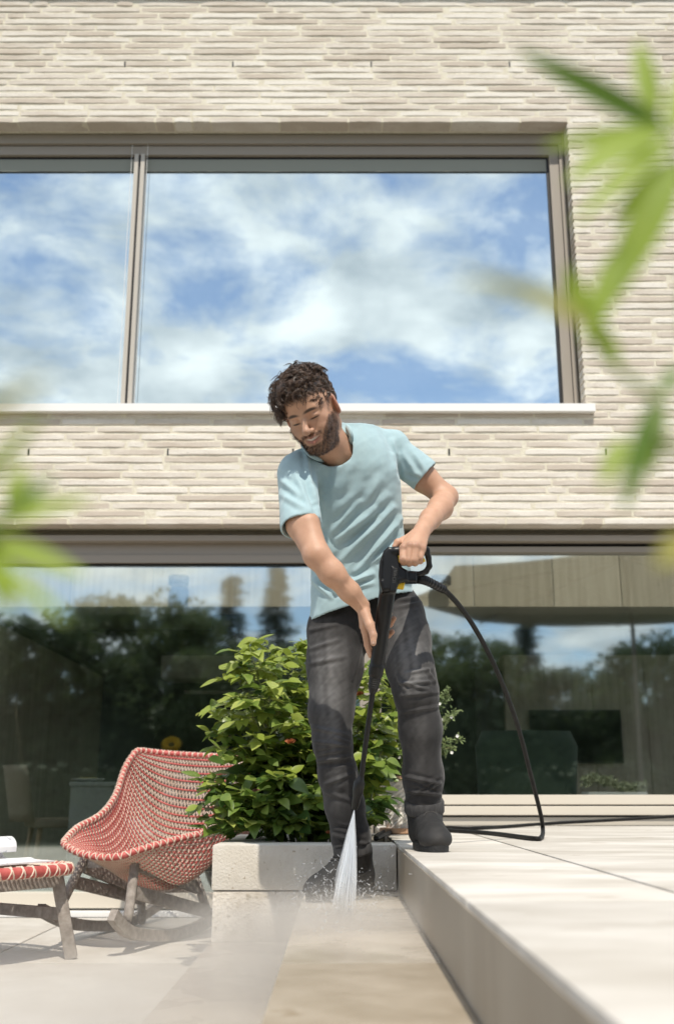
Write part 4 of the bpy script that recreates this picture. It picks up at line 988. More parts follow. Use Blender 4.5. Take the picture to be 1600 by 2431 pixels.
def wob(V, freq, seed=0):          # cheap smooth noise in [-1, 1]
    o = np.zeros(len(V), f4)
    for i, (d, p) in enumerate(_wd): o += np.sin((V @ (d / np.linalg.norm(d))) * freq * (1 + .35 * i) + p + seed * 1.7).astype(f4) / (1 + .35 * i)
    return o / 3.2
FOLD = 1.35
def folds(V, N, segs):
    """cloth folds: (x0,y0,x1,y1, width px, height m) laid on the side of the cloth that shows in the photograph"""
    x, y, _ = to_px(V); face = np.clip((-(N[:, 1] * _cp + N[:, 2] * _sp)) * 3 + .2, 0, 1); H = np.zeros(len(V), f4)
    for (x0, y0, x1, y1, w, a) in segs:
        dx, dy = x1 - x0, y1 - y0; L2 = dx * dx + dy * dy; t = ((x - x0) * dx + (y - y0) * dy) / L2; tc_ = np.clip(t, 0, 1)
        d = np.hypot(x - x0 - tc_ * dx, y - y0 - tc_ * dy); tp = np.sin(np.pi * np.clip(.08 + .84 * tc_, 0, 1)) ** .7
        a = a * FOLD; H += a * np.exp(-(d / w) ** 2) * tp - .45 * a * np.exp(-((d - 1.9 * w) / (1.1 * w)) ** 2) * tp
    return V + N * (H * face)[:, None]

# ================================================================== the man
M_skin = mat('skin', (0.50, 0.285, 0.185), (0.56, 0.33, 0.22), rough=0.52, scale=25, sss=0.10, attr='tint', bump=.25, bscale=260, bdist=.002, spec=.45)
M_shirt = mat('tshirt_cotton', (0.36, 0.50, 0.535), (0.39, 0.53, 0.56), rough=0.9, scale=40, bump=.25, bscale=500, bdist=.001, sheen=.25, spec=.2)
M_jean = mat('washed_denim', (0.015, 0.0145, 0.015), (0.042, 0.040, 0.040), rough=0.85, scale=9, stretch=(2, 2, .7), ramp=(.3, .75), attr='tint', bump=.4, bscale=420, bdist=.0015, sheen=.15, spec=.2)
M_boot = mat('boot_nubuck', (0.013, 0.013, 0.013), (0.026, 0.025, 0.025), rough=0.75, scale=14, bump=.4, bscale=160, bdist=.002, attr='tint')
M_sole = mat('boot_sole', (0.012, 0.012, 0.012), rough=0.7, bump=.4, bscale=120)
M_hair = mat('dark_brown_hair', (0.026, 0.016, 0.011), (0.14, 0.086, 0.056), rough=0.32, scale=60, spec=.5)
M_lace = mat('lace', (0.055, 0.052, 0.05), rough=.8); M_cuff = mat('denim_inside', (0.036, 0.035, 0.035), (0.068, 0.066, 0.066), rough=.9, scale=40, stretch=(3, 3, .6))
man = empty('person', (0.12, 3.4, STEP1), 'curly-haired bearded man in pale blue t-shirt and dark jeans, leaning over a spray lance', 'person')

# --- head frame
cr_, cu_, cb_ = Vector((1, 0, 0)), Vector((0, -_sp, _cp)), -Vector((0, _cp, _sp))
Ui = (cr_ * -.338 + cu_ * .94).normalized(); Si = (cr_ * .94 + cu_ * .338).normalized()
psi, th = R(21), R(14)
Fh = cb_ * math.cos(psi) - Si * math.sin(psi); Sh = Si * math.cos(psi) + cb_ * math.sin(psi)
Uh = Ui * math.cos(th) + Fh * math.sin(th); Fh = Fh * math.cos(th) - Ui * math.sin(th)
EYE = P(721, 992, 3.02); HO = EYE - Fh * .088
HB = (Sh, Fh, Uh)
def hp(s, f, u): return HO + Sh * s + Fh * f + Uh * u
NECKB = P(806, 1082, 3.21)
g = Grid(*bbox([hp(0, 0, 0)], np.array([.165, .19, .185])), .0023)
E = lambda s, f, u, rs, rf_, ru: g.ell(hp(s, f, u), (rs, rf_, ru), HB)
d = E(0, -.012, .032, .0765, .097, .088)
d = smin(d, E(0, .032, .045, .064, .058, .052), .03)
d = smin(d, E(0, .030, -.03, .0590, .060, .085), .03)
for s_ in (-1, 1):
    d = smin(d, g.cone(hp(s_ * .056, -.004, -.048), hp(s_ * .021, .060, -.100), .017, .016), .03)
    d = smin(d, E(s_ * .044, .058, -.030, .021, .019, .020), .02)
d = smin(d, E(0, .066, -.102, .027, .024, .019), .022)
d = smin(d, E(0, .070, -.068, .034, .024, .024), .02)
d = smin(d, g.cone(hp(-.040, .076, .019), hp(-.010, .086, .014), .010, .010), .014); d = smin(d, g.cone(hp(.040, .076, .019), hp(.010, .086, .014), .010, .010), .014)
for s_ in (-1, 1): d = smax(d, -E(s_ * .032, .104, -.005, .020, .019, .013), .012)
d = smin(d, g.cone(hp(0, .088, .006), hp(0, .118, -.037), .0075, .0105), .011)
d = smin(d, E(0, .116, -.040, .0125, .011, .010), .008)
for s_ in (-1, 1):
    d = smin(d, E(s_ * .0125, .100, -.043, .0075, .010, .0075), .006); d = smax(d, -E(s_ * .007, .106, -.0505, .0035, .005, .003), .002)
    d = smin(d, E(s_ * .032, .0765, -.005, .0155, .0135, .0115), .004)                       # lids, lowered
    d = smax(d, -g.cone(hp(s_ * .021, .0905, -.0115), hp(s_ * .043, .0865, -.0100), .0013), .002)
    # smile fold from nose to mouth corner
    d = smax(d, -g.cone(hp(s_ * .021, .097, -.046), hp(s_ * .034, .083, -.068), .0016), .005)
    d = smin(d, E(s_ * .038, .072, -.048, .017, .015, .016), .012)
d = smin(d, g.cone(hp(-.024, .086, -.0625), hp(0, .098, -.0660), .0045, .0060), .005); d = smin(d, g.cone(hp(.024, .086, -.0625), hp(0, .098, -.0660), .0045, .0060), .005)
d = smin(d, g.cone(hp(-.018, .087, -.0780), hp(0, .095, -.0815), .0050, .0070), .005); d = smin(d, g.cone(hp(.018, .087, -.0780), hp(0, .095, -.0815), .0050, .0070), .005)
mouth = np.minimum(g.cone(hp(-.025, .089, -.0670), hp(0, .1015, -.0735), .0022, .0036), g.cone(hp(.025, .089, -.0670), hp(0, .1015, -.0735), .0022, .0036))
d = smax(d, -mouth, .002)
for s_ in (-1, 1):
    ax_ = (Sh * s_ * .93 - Fh * .36).normalized(); a2_ = (Fh * .93 + Sh * s_ * .36).normalized()
    cE = hp(s_ * .081, -.012, -.010); eb = (ax_, a2_, Uh)
    ear = g.ell(cE, (.009, .0205, .033), eb); ear = smax(ear, -g.ell(cE + ax_ * .007 + a2_ * .002 + Uh * .003, (.006, .0125, .022), eb), .004)
    d = smin(d, ear, .008)
d = smin(d, g.chain([hp(0, -.022, -.05), hp(0, -.02, -.11), NECKB], [.055, .054, .060], .02), .022)
d = smin(d, g.cone(hp(.050, -.02, -.07), NECKB + Vector((-.055, -.045, 0)), .014, .013), .02)
V, Q = nets(g, d, 1)
rel = V - np.array(HO, f4); S_, F_, U_ = rel @ np.array(Sh, f4), rel @ np.array(Fh, f4), rel @ np.array(Uh, f4); aS = np.abs(S_)
sg = lambda x, w: 1 / (1 + np.exp(-np.clip(x / w, -30, 30)))
nz = wob(V, 260) * .004
line = -.075 + (aS - .030) * 1.45 + nz
beard = sg(line - U_, .0025) * sg(F_ - .006, .004) * sg(.0745 - aS, .002) * sg(.050 - (-U_ - .085) - np.clip(.03 - F_, 0, 1) * .9, .006)
mexc = 1 - sg(1 - np.sqrt((S_ / .027) ** 2 + ((U_ + .0725) / .0115) ** 2), .12)
must = sg(-.0525 + nz * .4 - U_, .0016) * sg(U_ + .066, .002) * sg(.036 - aS, .003) * sg(F_ - .06, .004)
soul = sg(-.086 - U_, .002) * sg(F_ - .04, .004)
beard = np.clip(np.maximum(np.maximum(beard * (aS > .028), must), np.maximum(soul, beard * (U_ < -.085))), 0, 1) * mexc
beard *= (U_ > -.135) & ((F_ > .012) | (U_ > -.085))
beard = np.clip(beard * (.93 + .12 * wob(V, 600)), 0, 1)
N = vnorm(V, Q); V = V + N * (beard * (.0020 + .0014 * wob(V, 900, 2)))[:, None]
scalp = sg(U_ - (.056 - np.clip(-F_ + .03, 0, .1) * 1.0), .004) * sg(U_ + .03, .004)
brow = sg(1 - np.sqrt(((aS - .030) / .0205) ** 2 + ((U_ - .0165 + (aS - .03) ** 2 * 8) / .0050) ** 2), .15) * (F_ > .05)
lash = sg(1 - np.sqrt(((aS - .032) / .0145) ** 2 + ((U_ + .0118 - (aS - .032) * .05) / .0030) ** 2), .2) * (F_ > .06)
lips = sg(1 - np.sqrt((S_ / .025) ** 2 + ((U_ + .0730) / .0135) ** 2), .15) * (F_ > .07)
gm = Grid.__new__(Grid)
col = np.zeros((len(V), 4), f4)
def over(rgb, a):
    a = np.clip(a, 0, 1); A = col[:, 3:4]; na = np.maximum(A, a[:, None]); col[:, :3] = col[:, :3] * (1 - a[:, None]) + np.array(rgb, f4) * a[:, None]; col[:, 3:4] = na
over((.40, .19, .14), np.exp(-((aS - .05) ** 2 + (U_ + .03) ** 2) / .0006) * .35 * (F_ > .03)); over((.52, .24, .17), np.exp(-((S_) ** 2 + (U_ + .04) ** 2) / .0002) * .4 * (F_ > .09))
over((.60, .25, .18), sg(aS - .074, .002) * (U_ < .03) * (U_ > -.05) * .7)
over((.36, .11, .09), lips * .8)
dm = ((U_ + .0672 - np.abs(S_) * .0) / .0045) ** 2
over((.70, .66, .60), sg(1 - np.sqrt((S_ / .022) ** 2 + ((U_ + .0712 - aS * .20) / .0034) ** 2), .2) * (F_ > .07))
over((.016, .010, .0075), np.clip(beard * (.76 + .30 * wob(V, 420, 7)), 0, .90)); over((.018, .011, .008), brow * .95); over((.012, .008, .006), lash); over((.03, .02, .015), scalp * .95)
parts_V, parts_Q, parts_C = [V], [Q], [col]

# --- right arm and hand (left in the picture)
def arm(sh_pts, rads, hand_fn, h=.0026, pad=.06):
    pts = sh_pts
    lo, hi = bbox(pts + hand_fn(None), pad)
    global g
    g = Grid(lo, hi, h); d = g.chain(pts, rads, .02); d = hand_fn(d); return nets(g, d, 1)
RS, RE, RW = P(705, 1135, 3.17), P(752, 1318, 3.03), P(859, 1438, 3.085)
ru = [RS, P(719, 1245, 3.085), RE, P(788, 1360, 3.035), P(830, 1405, 3.06), RW]
def hand_r(d):
    K = [P(866, 1497, 3.105), P(862, 1487, 3.125), P(866, 1482, 3.145), P(872, 1474, 3.155)]
    wr = [P(866, 1452, 3.085), P(860, 1450, 3.10), P(862, 1448, 3.112), P(868, 1446, 3.12)]
    tipz = [[P(872, 1532, 3.115), P(880, 1556, 3.122)], [P(890, 1520, 3.150), P(922, 1508, 3.140), P(931, 1500, 3.118)], [P(892, 1505, 3.165), P(926, 1482, 3.148), P(935, 1468, 3.122)], [P(896, 1490, 3.17), P(920, 1466, 3.155), P(926, 1456, 3.14)]]
    thm = [P(866, 1455, 3.075), P(878, 1484, 3.060), P(886, 1508, 3.052), P(886, 1527, 3.050)]
    if d is None: return K + sum(tipz, []) + thm
    for k_, w_ in zip(K, wr): d = smin(d, g.cone(w_, k_, .0145, .0115), .010)
    for k_, t_ in zip(K, tipz):
        ch = [k_] + t_; d = smin(d, g.chain(ch, [.0108, .0098, .0090, .0078][:len(ch)], .003), .004)
    d = smin(d, g.chain(thm, [.017, .0135, .0108, .0088], .006), .008)
    d = smin(d, g.cone(P(738, 1292, 3.04), P(806, 1372, 3.024), .022, .017), .018); d = smin(d, g.cone(P(735, 1240, 3.05), P(752, 1300, 3.03), .026, .016), .02)
    for a_, b_ in ((P(800, 1372, 3.010), P(838, 1412, 3.036)), (P(838, 1412, 3.036), P(862, 1446, 3.064))): d = smin(d, g.cone(a_, b_, .0030, .0026), .005)
    return d
V, Q = arm(ru, [.047, .0480, .0375, .0360, .0290, .0240], hand_r)
def skin_col(V, Q, nail, knuckles):
    c = np.zeros((len(V), 4), f4)
    for p, r, rgb, a in nail + knuckles:
        w = np.exp(-(((V - np.array(p, f4)) ** 2).sum(1)) / r ** 2) * a; c[:, :3] = c[:, :3] * (1 - w[:, None]) + np.array(rgb, f4) * w[:, None]; c[:, 3] = np.maximum(c[:, 3], w)
    return c
parts_V.append(V); parts_Q.append(Q); parts_C.append(skin_col(V, Q, [(P(886, 1526, 3.041), .0052, (.66, .46, .38), .9)], [(P(882, 1500, 3.045), .012, (.50, .22, .15), .4), (P(931, 1500, 3.11), .01, (.55, .25, .18), .4), (P(935, 1468, 3.115), .01, (.55, .25, .18), .4)]))
# --- left arm and hand (right in the picture), fist round the grip
LS, LE, LW = P(938, 1078, 3.32), P(1058, 1180, 3.33), P(1000, 1262, 3.085)
lu = [LS, LS.lerp(LE, .55), LE, LE.lerp(LW, .3) + Vector((.004, -.004, -.004)), LE.lerp(LW, .65), LW]
LK = [P(957, 1301, 3.014), P(973, 1296, 3.006), P(988, 1297, 3.008), P(1001, 1304, 3.018)]
LPp = [P(956, 1328, 3.004), P(970, 1331, 3.000), P(984, 1330, 3.002), P(996, 1325, 3.010)]
def hand_l(d):
    LD = [P(957, 1336, 3.034), P(971, 1338, 3.032), P(985, 1337, 3.034), P(997, 1332, 3.038)]
    LT = [P(957, 1326, 3.054), P(971, 1328, 3.052), P(985, 1327, 3.054), P(997, 1322, 3.056)]
    wr = [P(985, 1268, 3.070), P(993, 1266, 3.066), P(1000, 1266, 3.068), P(1006, 1270, 3.078)]
    thm = [P(982, 1272, 3.075), P(958, 1284, 3.055), P(944, 1288, 3.043), P(937, 1298, 3.040)]
    if d is None: return LK + LD + thm
    for k_, w_ in zip(LK, wr): d = smin(d, g.cone(w_, k_, .0155, .0125), .010)
    for k_, p_, q_, t_ in zip(LK, LPp, LD, LT): d = smin(d, g.chain([k_, p_, q_, t_], [.0118, .0104, .0096, .0085], .003), .0035)
    for k_ in LK: d = smin(d, g.cone(k_ + Vector((0, -.003, .002)), k_, .0095, .0095), .004)
    d = smin(d, g.cone(P(1052, 1192, 3.285), P(1022, 1236, 3.165), .022, .016), .02)
    return smin(d, g.chain(thm, [.017, .0125, .0108, .0090], .006), .006)
V, Q = arm(lu, [.048, .0445, .0370, .0375, .0305, .0262], hand_l)
parts_V.append(V); parts_Q.append(Q); parts_C.append(skin_col(V, Q, [], [(k_ + Vector((0, -.01, .003)), .011, (.60, .30, .21), .55) for k_ in LK] + [(p_ + Vector((0, -.008, 0)), .008, (.52, .24, .16), .4) for p_ in LPp]))
# --- bare trunk under the clothes ties head and arms together
g = Grid(*bbox([P(800, 1090, 3.25), P(850, 1440, 3.4), RS, LS], .09), .008)
d = g.chain([NECKB + Vector((0, .02, -.01)), P(842, 1170, 3.30), P(858, 1440, 3.42)], [.05, .072, .072], .05)
mid_ = P(825, 1130, 3.28); d = smin(d, g.cone(RS + Vector((.01, .03, 0)), mid_, .035, .04), .03); d = smin(d, g.cone(mid_, LS, .04, .035), .03)
V, Q = nets(g, d, 1); parts_V.append(V); parts_Q.append(Q); parts_C.append(np.zeros((len(V), 4), f4))
off = np.cumsum([0] + [len(v) for v in parts_V])
body_me = np_mesh('body', np.concatenate(parts_V), np.concatenate([q + o_ for q, o_ in zip(parts_Q, off)]), np.concatenate(parts_C))
def wpm(name, me, m, parent):
    me.materials.append(m); o = bpy.data.objects.new(name, me); COL.objects.link(o); o.parent = parent; o.matrix_parent_inverse = parent.matrix_basis.inverted(); return o
wpm('body', body_me, M_skin, man)

# --- t-shirt
def sec(py, l, r, Y, b, yaw=0.0):
    A_, B_ = P(l, py, Y), P(r, py, Y); return ((A_ + B_) / 2, (B_ - A_).length / 2, b, yaw)
secs = [sec(1500, 733, 984, 3.415, .122), sec(1440, 738, 984, 3.405, .122), sec(1345, 738, 974, 3.38, .122), sec(1258, 742, 958, 3.335, .122), sec(1180, 736, 952, 3.29, .124), sec(1130, 728, 948, 3.265, .122), sec(1085, 742, 936, 3.25, .108), sec(1050, 768, 914, 3.24, .085), sec(1018, 800, 890, 3.24, .06)]
g = Grid(*bbox([P(700, 1500, 3.3), P(1000, 1500, 3.55), P(800, 1000, 3.1), P(660, 1150, 3.1), P(1040, 1150, 3.4), P(690, 1270, 3.0)], .03), .0036)
d = g.loft(secs)
d = smin(d, g.cone(P(800, 1062, 3.23), P(704, 1116, 3.18), .050, .056), .04); d = smin(d, g.cone(P(815, 1052, 3.25), P(930, 1058, 3.30), .052, .056), .04)
# sleeves
a0, a1 = P(706, 1128, 3.165), P(716, 1262, 3.075); sl_r = g.cone(a0, a1, .063, .0635); dirr = (a1 - a0).normalized()
hem_r = P(710, 1249, 3.075); nr_ = (dirr + Vector((.10, 0, .02))).normalized()
sl_r = smax(sl_r, g.plane(hem_r, nr_), .003); sl_r = np.maximum(sl_r, -np.maximum(g.cone(a0.lerp(a1, .5), a1 + dirr * .05, .057, .0575), -g.plane(hem_r - nr_ * .05, nr_)))
b0, b1 = P(930, 1068, 3.305), P(1020, 1140, 3.315); sl_l = g.cone(b0, b1, .060, .057); dirl = (b1 - b0).normalized(); hem_l = P(1006, 1134, 3.315)
sl_l = smax(sl_l, g.plane(hem_l, dirl), .003); sl_l = np.maximum(sl_l, -np.maximum(g.cone(b0.lerp(b1, .5), b1 + dirl * .05, .0515, .0515), -g.plane(hem_l - dirl * .04, dirl)))
d = smin(d, sl_r, .016); d = smin(d, sl_l, .016)
# neck opening and hem
d = smax(d, -g.chain([P(806, 1082, 3.19), P(778, 1050, 3.14), hp(0, 0, -.09)], [.058, .063, .07], .02), .006)
hl, hr = P(733, 1478, 3.40), P(990, 1409, 3.40); hn = Vector((hr.z - hl.z, 0, -(hr.x - hl.x))).normalized()
d = smax(d, g.plane(hl, hn), .003)
inn = g.loft([(c, a - .006, b - .006, y) for c, a, b, y in secs]); d = np.maximum(d, -np.maximum(inn, -g.plane(hl - hn * .05, hn)))
V, Q = nets(g, d, 1); N = vnorm(V, Q)
cz = lambda x0, y0, x1, y1, w, a: (600 + x0 / 3.0115, 840 + y0 / 3.0115, 600 + x1 / 3.0115, 840 + y1 / 3.0115, w, a)
FS = [cz(1000, 1100, 640, 1470, 9, .009), cz(1060, 1180, 740, 1560, 8, .0085), cz(880, 1120, 590, 1330, 9, .007), cz(1070, 1330, 840, 1500, 7, .007), cz(760, 1060, 560, 1290, 9, .006),
      cz(400, 860, 440, 1060, 6, .007), cz(430, 960, 480, 1160, 6, .006), cz(380, 690, 400, 860, 6, .005), cz(1030, 740, 1060, 890, 6, -.006), cz(1000, 620, 1040, 820, 7, .006),
      cz(850, 1560, 640, 1660, 7, .007), cz(470, 1560, 600, 1690, 7, .006), cz(420, 1610, 560, 1740, 6, .005), cz(440, 1480, 520, 1620, 7, .006), cz(700, 1640, 860, 1580, 6, .006), cz(560, 1700, 850, 1640, 7, .005),
      cz(690, 800, 650, 960, 12, .004), cz(560, 780, 520, 1000, 12, -.004), cz(900, 900, 800, 1080, 12, .005), cz(1060, 1400, 1130, 1560, 7, .005), cz(1000, 1560, 1120, 1640, 6, .005),
      cz(200, 900, 330, 1010, 8, .005), cz(210, 1010, 400, 1120, 8, .004), cz(300, 850, 440, 1150, 7, .004), cz(1080, 720, 1180, 880, 8, .005), cz(1150, 700, 1220, 830, 8, .004), cz(1090, 860, 1200, 900, 6, -.004),
      cz(620, 1380, 900, 1180, 8, -.004), cz(700, 1240, 960, 1020, 10, .0045), cz(480, 1250, 560, 1420, 8, .005), cz(1040, 1240, 1080, 1480, 7, .005), cz(600, 1130, 780, 960, 12, .004)]
V = V + N * (wob(V, 38, 1) * .0026 + wob(V, 90, 4) * .0009)[:, None]
V = folds(V, N, [(a, b, c, d_, w * .85, h_) for a, b, c, d_, w, h_ in FS]); V = lap(V, Q, .2)
wpm('t_shirt', np_mesh('t_shirt', V, Q), M_shirt, man)
def hemline(name, pts, r, m, closed=True):
    p = spline(pts, 6); wp(MB().tube(p, r, 6, cap=True), name, m, man, smooth=True)
_sx, _sy, _sz = to_px(V)
def snap(px, py, r=7, off=.002):          # front surface of the shirt at a photo pixel
    m_ = np.hypot(_sx - px, _sy - py) < r
    if not m_.any(): return P(px, py, 3.2)
    zc = _sz[m_].min() - off; d_ = ray(px, py); return CAM + d_ * zc
col_pts = [snap(720, 1058), snap(735, 1078), snap(752, 1088), snap(775, 1094), snap(802, 1087), snap(824, 1068), snap(834, 1040), snap(826, 1016), P(806, 1010, 3.31), P(770, 1022, 3.29), P(740, 1042, 3.24), snap(720, 1058)]
wp(MB().tube(spline(col_pts, 6), .0095, 8, cap=False, flat=.7), 'collar', M_shirt, man, smooth=True)

# --- jeans
g = Grid(*bbox([P(720, 1400, 3.3), P(1010, 1400, 3.55), P(800, 2040, 3.5), P(1010, 1950, 3.35), P(740, 1500, 3.3), P(990, 1650, 3.15)], .045), .0035)
rH, lH = P(797, 1500, 3.42), P(942, 1468, 3.40)
legR = [rH, P(796, 1580, 3.405), P(786, 1690, 3.385), P(789, 1760, 3.375), P(802, 1840, 3.41), P(818, 1910, 3.44), P(833, 1985, 3.46), P(839, 2030, 3.465)]
rR = [.094, .088, .068, .0575, .0575, .0585, .0575, .0545]
legL = [lH, P(956, 1520, 3.36), P(974, 1587, 3.30), P(987, 1640, 3.275), P(998, 1730, 3.31), P(1004, 1843, 3.37), P(1006, 1925, 3.40)]
rL = [.095, .086, .071, .0655, .062, .0595, .056]
d = g.chain(legR, rR, .03); dl = g.chain(legL, rL, .03)
pel = g.cone(P(808, 1440, 3.425), P(915, 1420, 3.42), .090, .088); pel = smin(pel, g.cone(P(805, 1492, 3.43), P(930, 1460, 3.43), .096, .098), .03)
d = smin(smin(pel, d, .025), dl, .025)
d = smax(d, g.plane(P(860, 1392, 3.42), (-.15, 0, 1)), .005)
cR, cL = P(838, 2026, 3.465), P(1007, 1925, 3.40); nR = (legR[-1] - legR[-2]).normalized(); nL = (legL[-1] - legL[-2]).normalized()
d = smax(d, g.plane(cR, nR) * 1.0 if False else np.maximum(g.plane(cR, nR), -np.ones(1, f4)), .002) if False else d
legRd = g.plane(cR, nR); legLd = g.plane(cL, nL)
xmid = (g.X < P(905, 1800, 3.4).x)
cut = np.where(xmid, legRd, legLd); d = np.maximum(d, cut)
for c_, n_, r_ in ((cR, nR, .050), (cL, nL, .0505)): d = np.maximum(d, -np.maximum(g.cone(c_ - n_ * .05, c_ + n_ * .05, r_), -g.plane(c_ - n_ * .035, n_)))
V, Q = nets(g, d, 1); N = vnorm(V, Q)
c7 = lambda x0, y0, x1, y1, w, a: (480 + x0 / 3.2625, 1500 + y0 / 3.2625, 480 + x1 / 3.2625, 1500 + y1 / 3.2625, w, a)
c5 = lambda x0, y0, x1, y1, w, a: (640 + x0 / 2.303, 1600 + y0 / 2.303, 640 + x1 / 2.303, 1600 + y1 / 2.303, w, a)
c4 = lambda x0, y0, x1, y1, w, a: (680 + x0 / 3.559, 1250 + y0 / 3.559, 680 + x1 / 3.559, 1250 + y1 / 3.559, w, a)
FJ = [c7(870, 850, 1140, 880, 6, .005), c7(890, 1000, 1150, 960, 6, .006), c7(900, 930, 1060, 900, 5, -.004), c7(860, 740, 1120, 800, 7, .005), c7(880, 1040, 1170, 1010, 6, -.004), c7(960, 1180, 1180, 1090, 7, .004), c7(1150, 860, 1000, 800, 5, .004),
      c7(820, 250, 1100, 190, 8, .004), c7(820, 140, 1060, 60, 7, .004), c4(1010, 1240, 1240, 1200, 6, .005), c4(960, 1330, 1250, 1310, 6, .006), c4(970, 1430, 1270, 1400, 6, .004), c4(930, 1250, 1020, 1420, 6, .004), c4(1190, 1210, 1260, 1330, 5, .005),
      c5(720, 210, 920, 180, 6, .003), c5(740, 560, 930, 600, 6, .005), c5(750, 640, 930, 660, 6, .005), c5(780, 590, 900, 640, 5, -.004), c5(740, 690, 930, 560, 6, .003), c5(860, 640, 930, 590, 5, .004), c5(700, 40, 880, 90, 6, .004),
      c5(350, 880, 520, 930, 6, .005), c5(340, 830, 500, 860, 6, -.003), c5(360, 950, 540, 920, 5, .004), c5(300, 640, 460, 700, 8, .003), c4(930, 620, 1120, 600, 6, .004), c4(920, 690, 1140, 640, 6, .004), c4(600, 760, 640, 940, 6, .004), c4(180, 880, 420, 830, 7, .003), c4(640, 1000, 560, 1300, 5, .003)]
V = V + N * (wob(V, 55, 2) * .0014)[:, None]; V = folds(V, N, [(a, b, c, d_, w * .66, h_ * .95) for a, b, c, d_, w, h_ in FJ]); V = lap(V, Q, .15)
# worn, faded fronts of thighs and knees
x, y, _ = to_px(V); front = np.clip(-(N[:, 1]) * 1.6, 0, 1)
def blob(cx_, cy_, sx, sy_): return np.exp(-((x - cx_) / sx) ** 2 - ((y - cy_) / sy_) ** 2)
fade = np.clip(blob(785, 1600, 38, 95) * .8 + blob(968, 1540, 36, 80) * .9 + blob(980, 1600, 30, 40) * .5 + blob(790, 1740, 26, 60) * .55 + blob(996, 1760, 26, 90) * .35 + blob(800, 1860, 24, 60) * .3, 0, 1) * front
fade *= .75 + .35 * wob(V, 160, 5)
colj = np.zeros((len(V), 4), f4); colj[:, :3] = np.array((.19, .186, .184), f4); colj[:, 3] = np.clip(fade * 1.15, 0, .95)
wpm('jeans', np_mesh('jeans', V, Q, colj), M_jean, man)
for c_, n_, r_ in ((cR - nR * .012, nR, .0575), (cL - nL * .012, nL, .0595)):      # turned-up cuffs
    wp(MB().lathe([(r_ - .008, -.022), (r_, -.023), (r_ + .0035, -.016), (r_ + .0035, .012), (r_, .018), (r_ - .006, .018), (r_ - .009, .0)], 40, c_, n_), 'cuff', M_cuff, man, auto=60)
# inner seam and fly stitching
def seam(pxs, Yo, r=.0016):
    wp(MB().tube(spline([P(a, b, c) for a, b, c in pxs], 6), r, 5), 'seam', M_boot, man, smooth=True)

# --- boots
def boot(ank, toe, heel, zfloor, name_lab):
    """ank: ankle top centre; toe, heel: points on the ground plan"""
    ax_ = (toe - heel); ax_.z = 0; L = ax_.length; ax_.normalize(); sd_ = Vector((ax_.y, -ax_.x, 0)); lift = heel.z - zfloor
    up_ = Vector((0, 0, 1)); ax3 = (toe - heel).normalized(); up3 = sd_.cross(ax3); up3 = up3 if up3.z > 0 else -up3
    B3 = (ax3, sd_, up3)
    def q(a, s, u): return heel + ax3 * (a * L) + sd_ * s + up3 * u
    gg = Grid(*bbox([q(0, 0, 0), q(1, 0, 0), ank, q(.5, 0, .1)], .075), .003)
    global g
    g_ = gg
    d = g_.cone(q(.20, 0, .050), q(.80, 0, .043), .042, .038); d = smin(d, g_.ell(q(.84, 0, .034), (.056, .050, .034), B3), .02)
    d = smin(d, g_.ell(q(.13, 0, .050), (.038, .038, .052), B3), .02)
    d = smin(d, g_.cone(q(.62, 0, .060), q(.30, 0, .105), .038, .045), .03)
    d = smin(d, g_.chain([q(.24, 0, .06), q(.25, 0, .11), ank], [.044, .047, .051], .02), .03)
    d = smax(d, -g_.plane(q(0, 0, .012), up3), .006)
    # welt groove and toe cap line
    V, Q = nets(g_, d, 1); N = vnorm(V, Q)
    rel = V - np.array(heel, f4); A_ = rel @ np.array(ax3, f4) / L; U3 = rel @ np.array(up3, f4); S3 = rel @ np.array(sd_, f4)
    V = V - N * (.0014 * np.exp(-((A_ - .74 + S3 * S3 * 20) / .012) ** 2) * (U3 > .02))[:, None] + N * (wob(V, 120) * .0008)[:, None]
    dust = np.clip(.55 - U3 * 9 + .3 * wob(V, 90, 3), 0, .5); cb = np.zeros((len(V), 4), f4); cb[:, :3] = (.05, .046, .041); cb[:, 3] = dust
    b = wpm('boot', np_mesh('boot', V, Q, cb), M_boot, man)
    # sole: outline swept from plan
    n = 40; ring = []
    for i in range(n):
        t = 2 * math.pi * i / n; a = .5 + .53 * math.cos(t); w = .049 * (1 if math.cos(t) > -.2 else .86) * (.92 if -.4 < math.cos(t) < .1 else 1.0); ring.append((a, math.copysign(abs(math.sin(t)) ** .75, math.sin(t)) * w))
    vs = [q(a, s_, -.002) for a, s_ in ring] + [q(a, s_ * 1.03, .008) for a, s_ in ring] + [q(a, s_ * 1.02, .020) for a, s_ in ring] + [q(a, s_ * .9, .024) for a, s_ in ring]
    fs = [(j * n + i, j * n + (i + 1) % n, (j + 1) * n + (i + 1) % n, (j + 1) * n + i) for j in range(3) for i in range(n)] + [tuple(reversed(range(n))), tuple(3 * n + i for i in range(n))]
    MB().add(vs, fs).build('sole', M_sole, b, auto=50)
    lm = MB()
    for k in range(6):
        a = .60 - k * .062; u_ = .106 + k * .0125; w = .027
        for sgn in (1, -1):
            pts = [q(a, -sgn * w, u_ - .016), q(a + .005, -sgn * w * .5, u_ + .002), q(a - .02, sgn * w * .5, u_ + .006), q(a - .035, sgn * w, u_ - .008)]; lm.tube(spline(pts, 4), .0024, 5)
    lm.build('laces', M_lace, b, smooth=True)
tR, hR = P(742, 2136, 3.36), P(880, 2110, 3.53); tR.z = STEP1 + .004; hR.z = STEP1 + .022
tR2 = Vector((P(737, 2138, 3.37).x, 3.37, STEP1 + .004)); hR2 = Vector((P(880, 2112, 3.55).x, 3.55, STEP1 + .020))
boot(P(846, 2018, 3.48), tR2, hR2, STEP1, '')
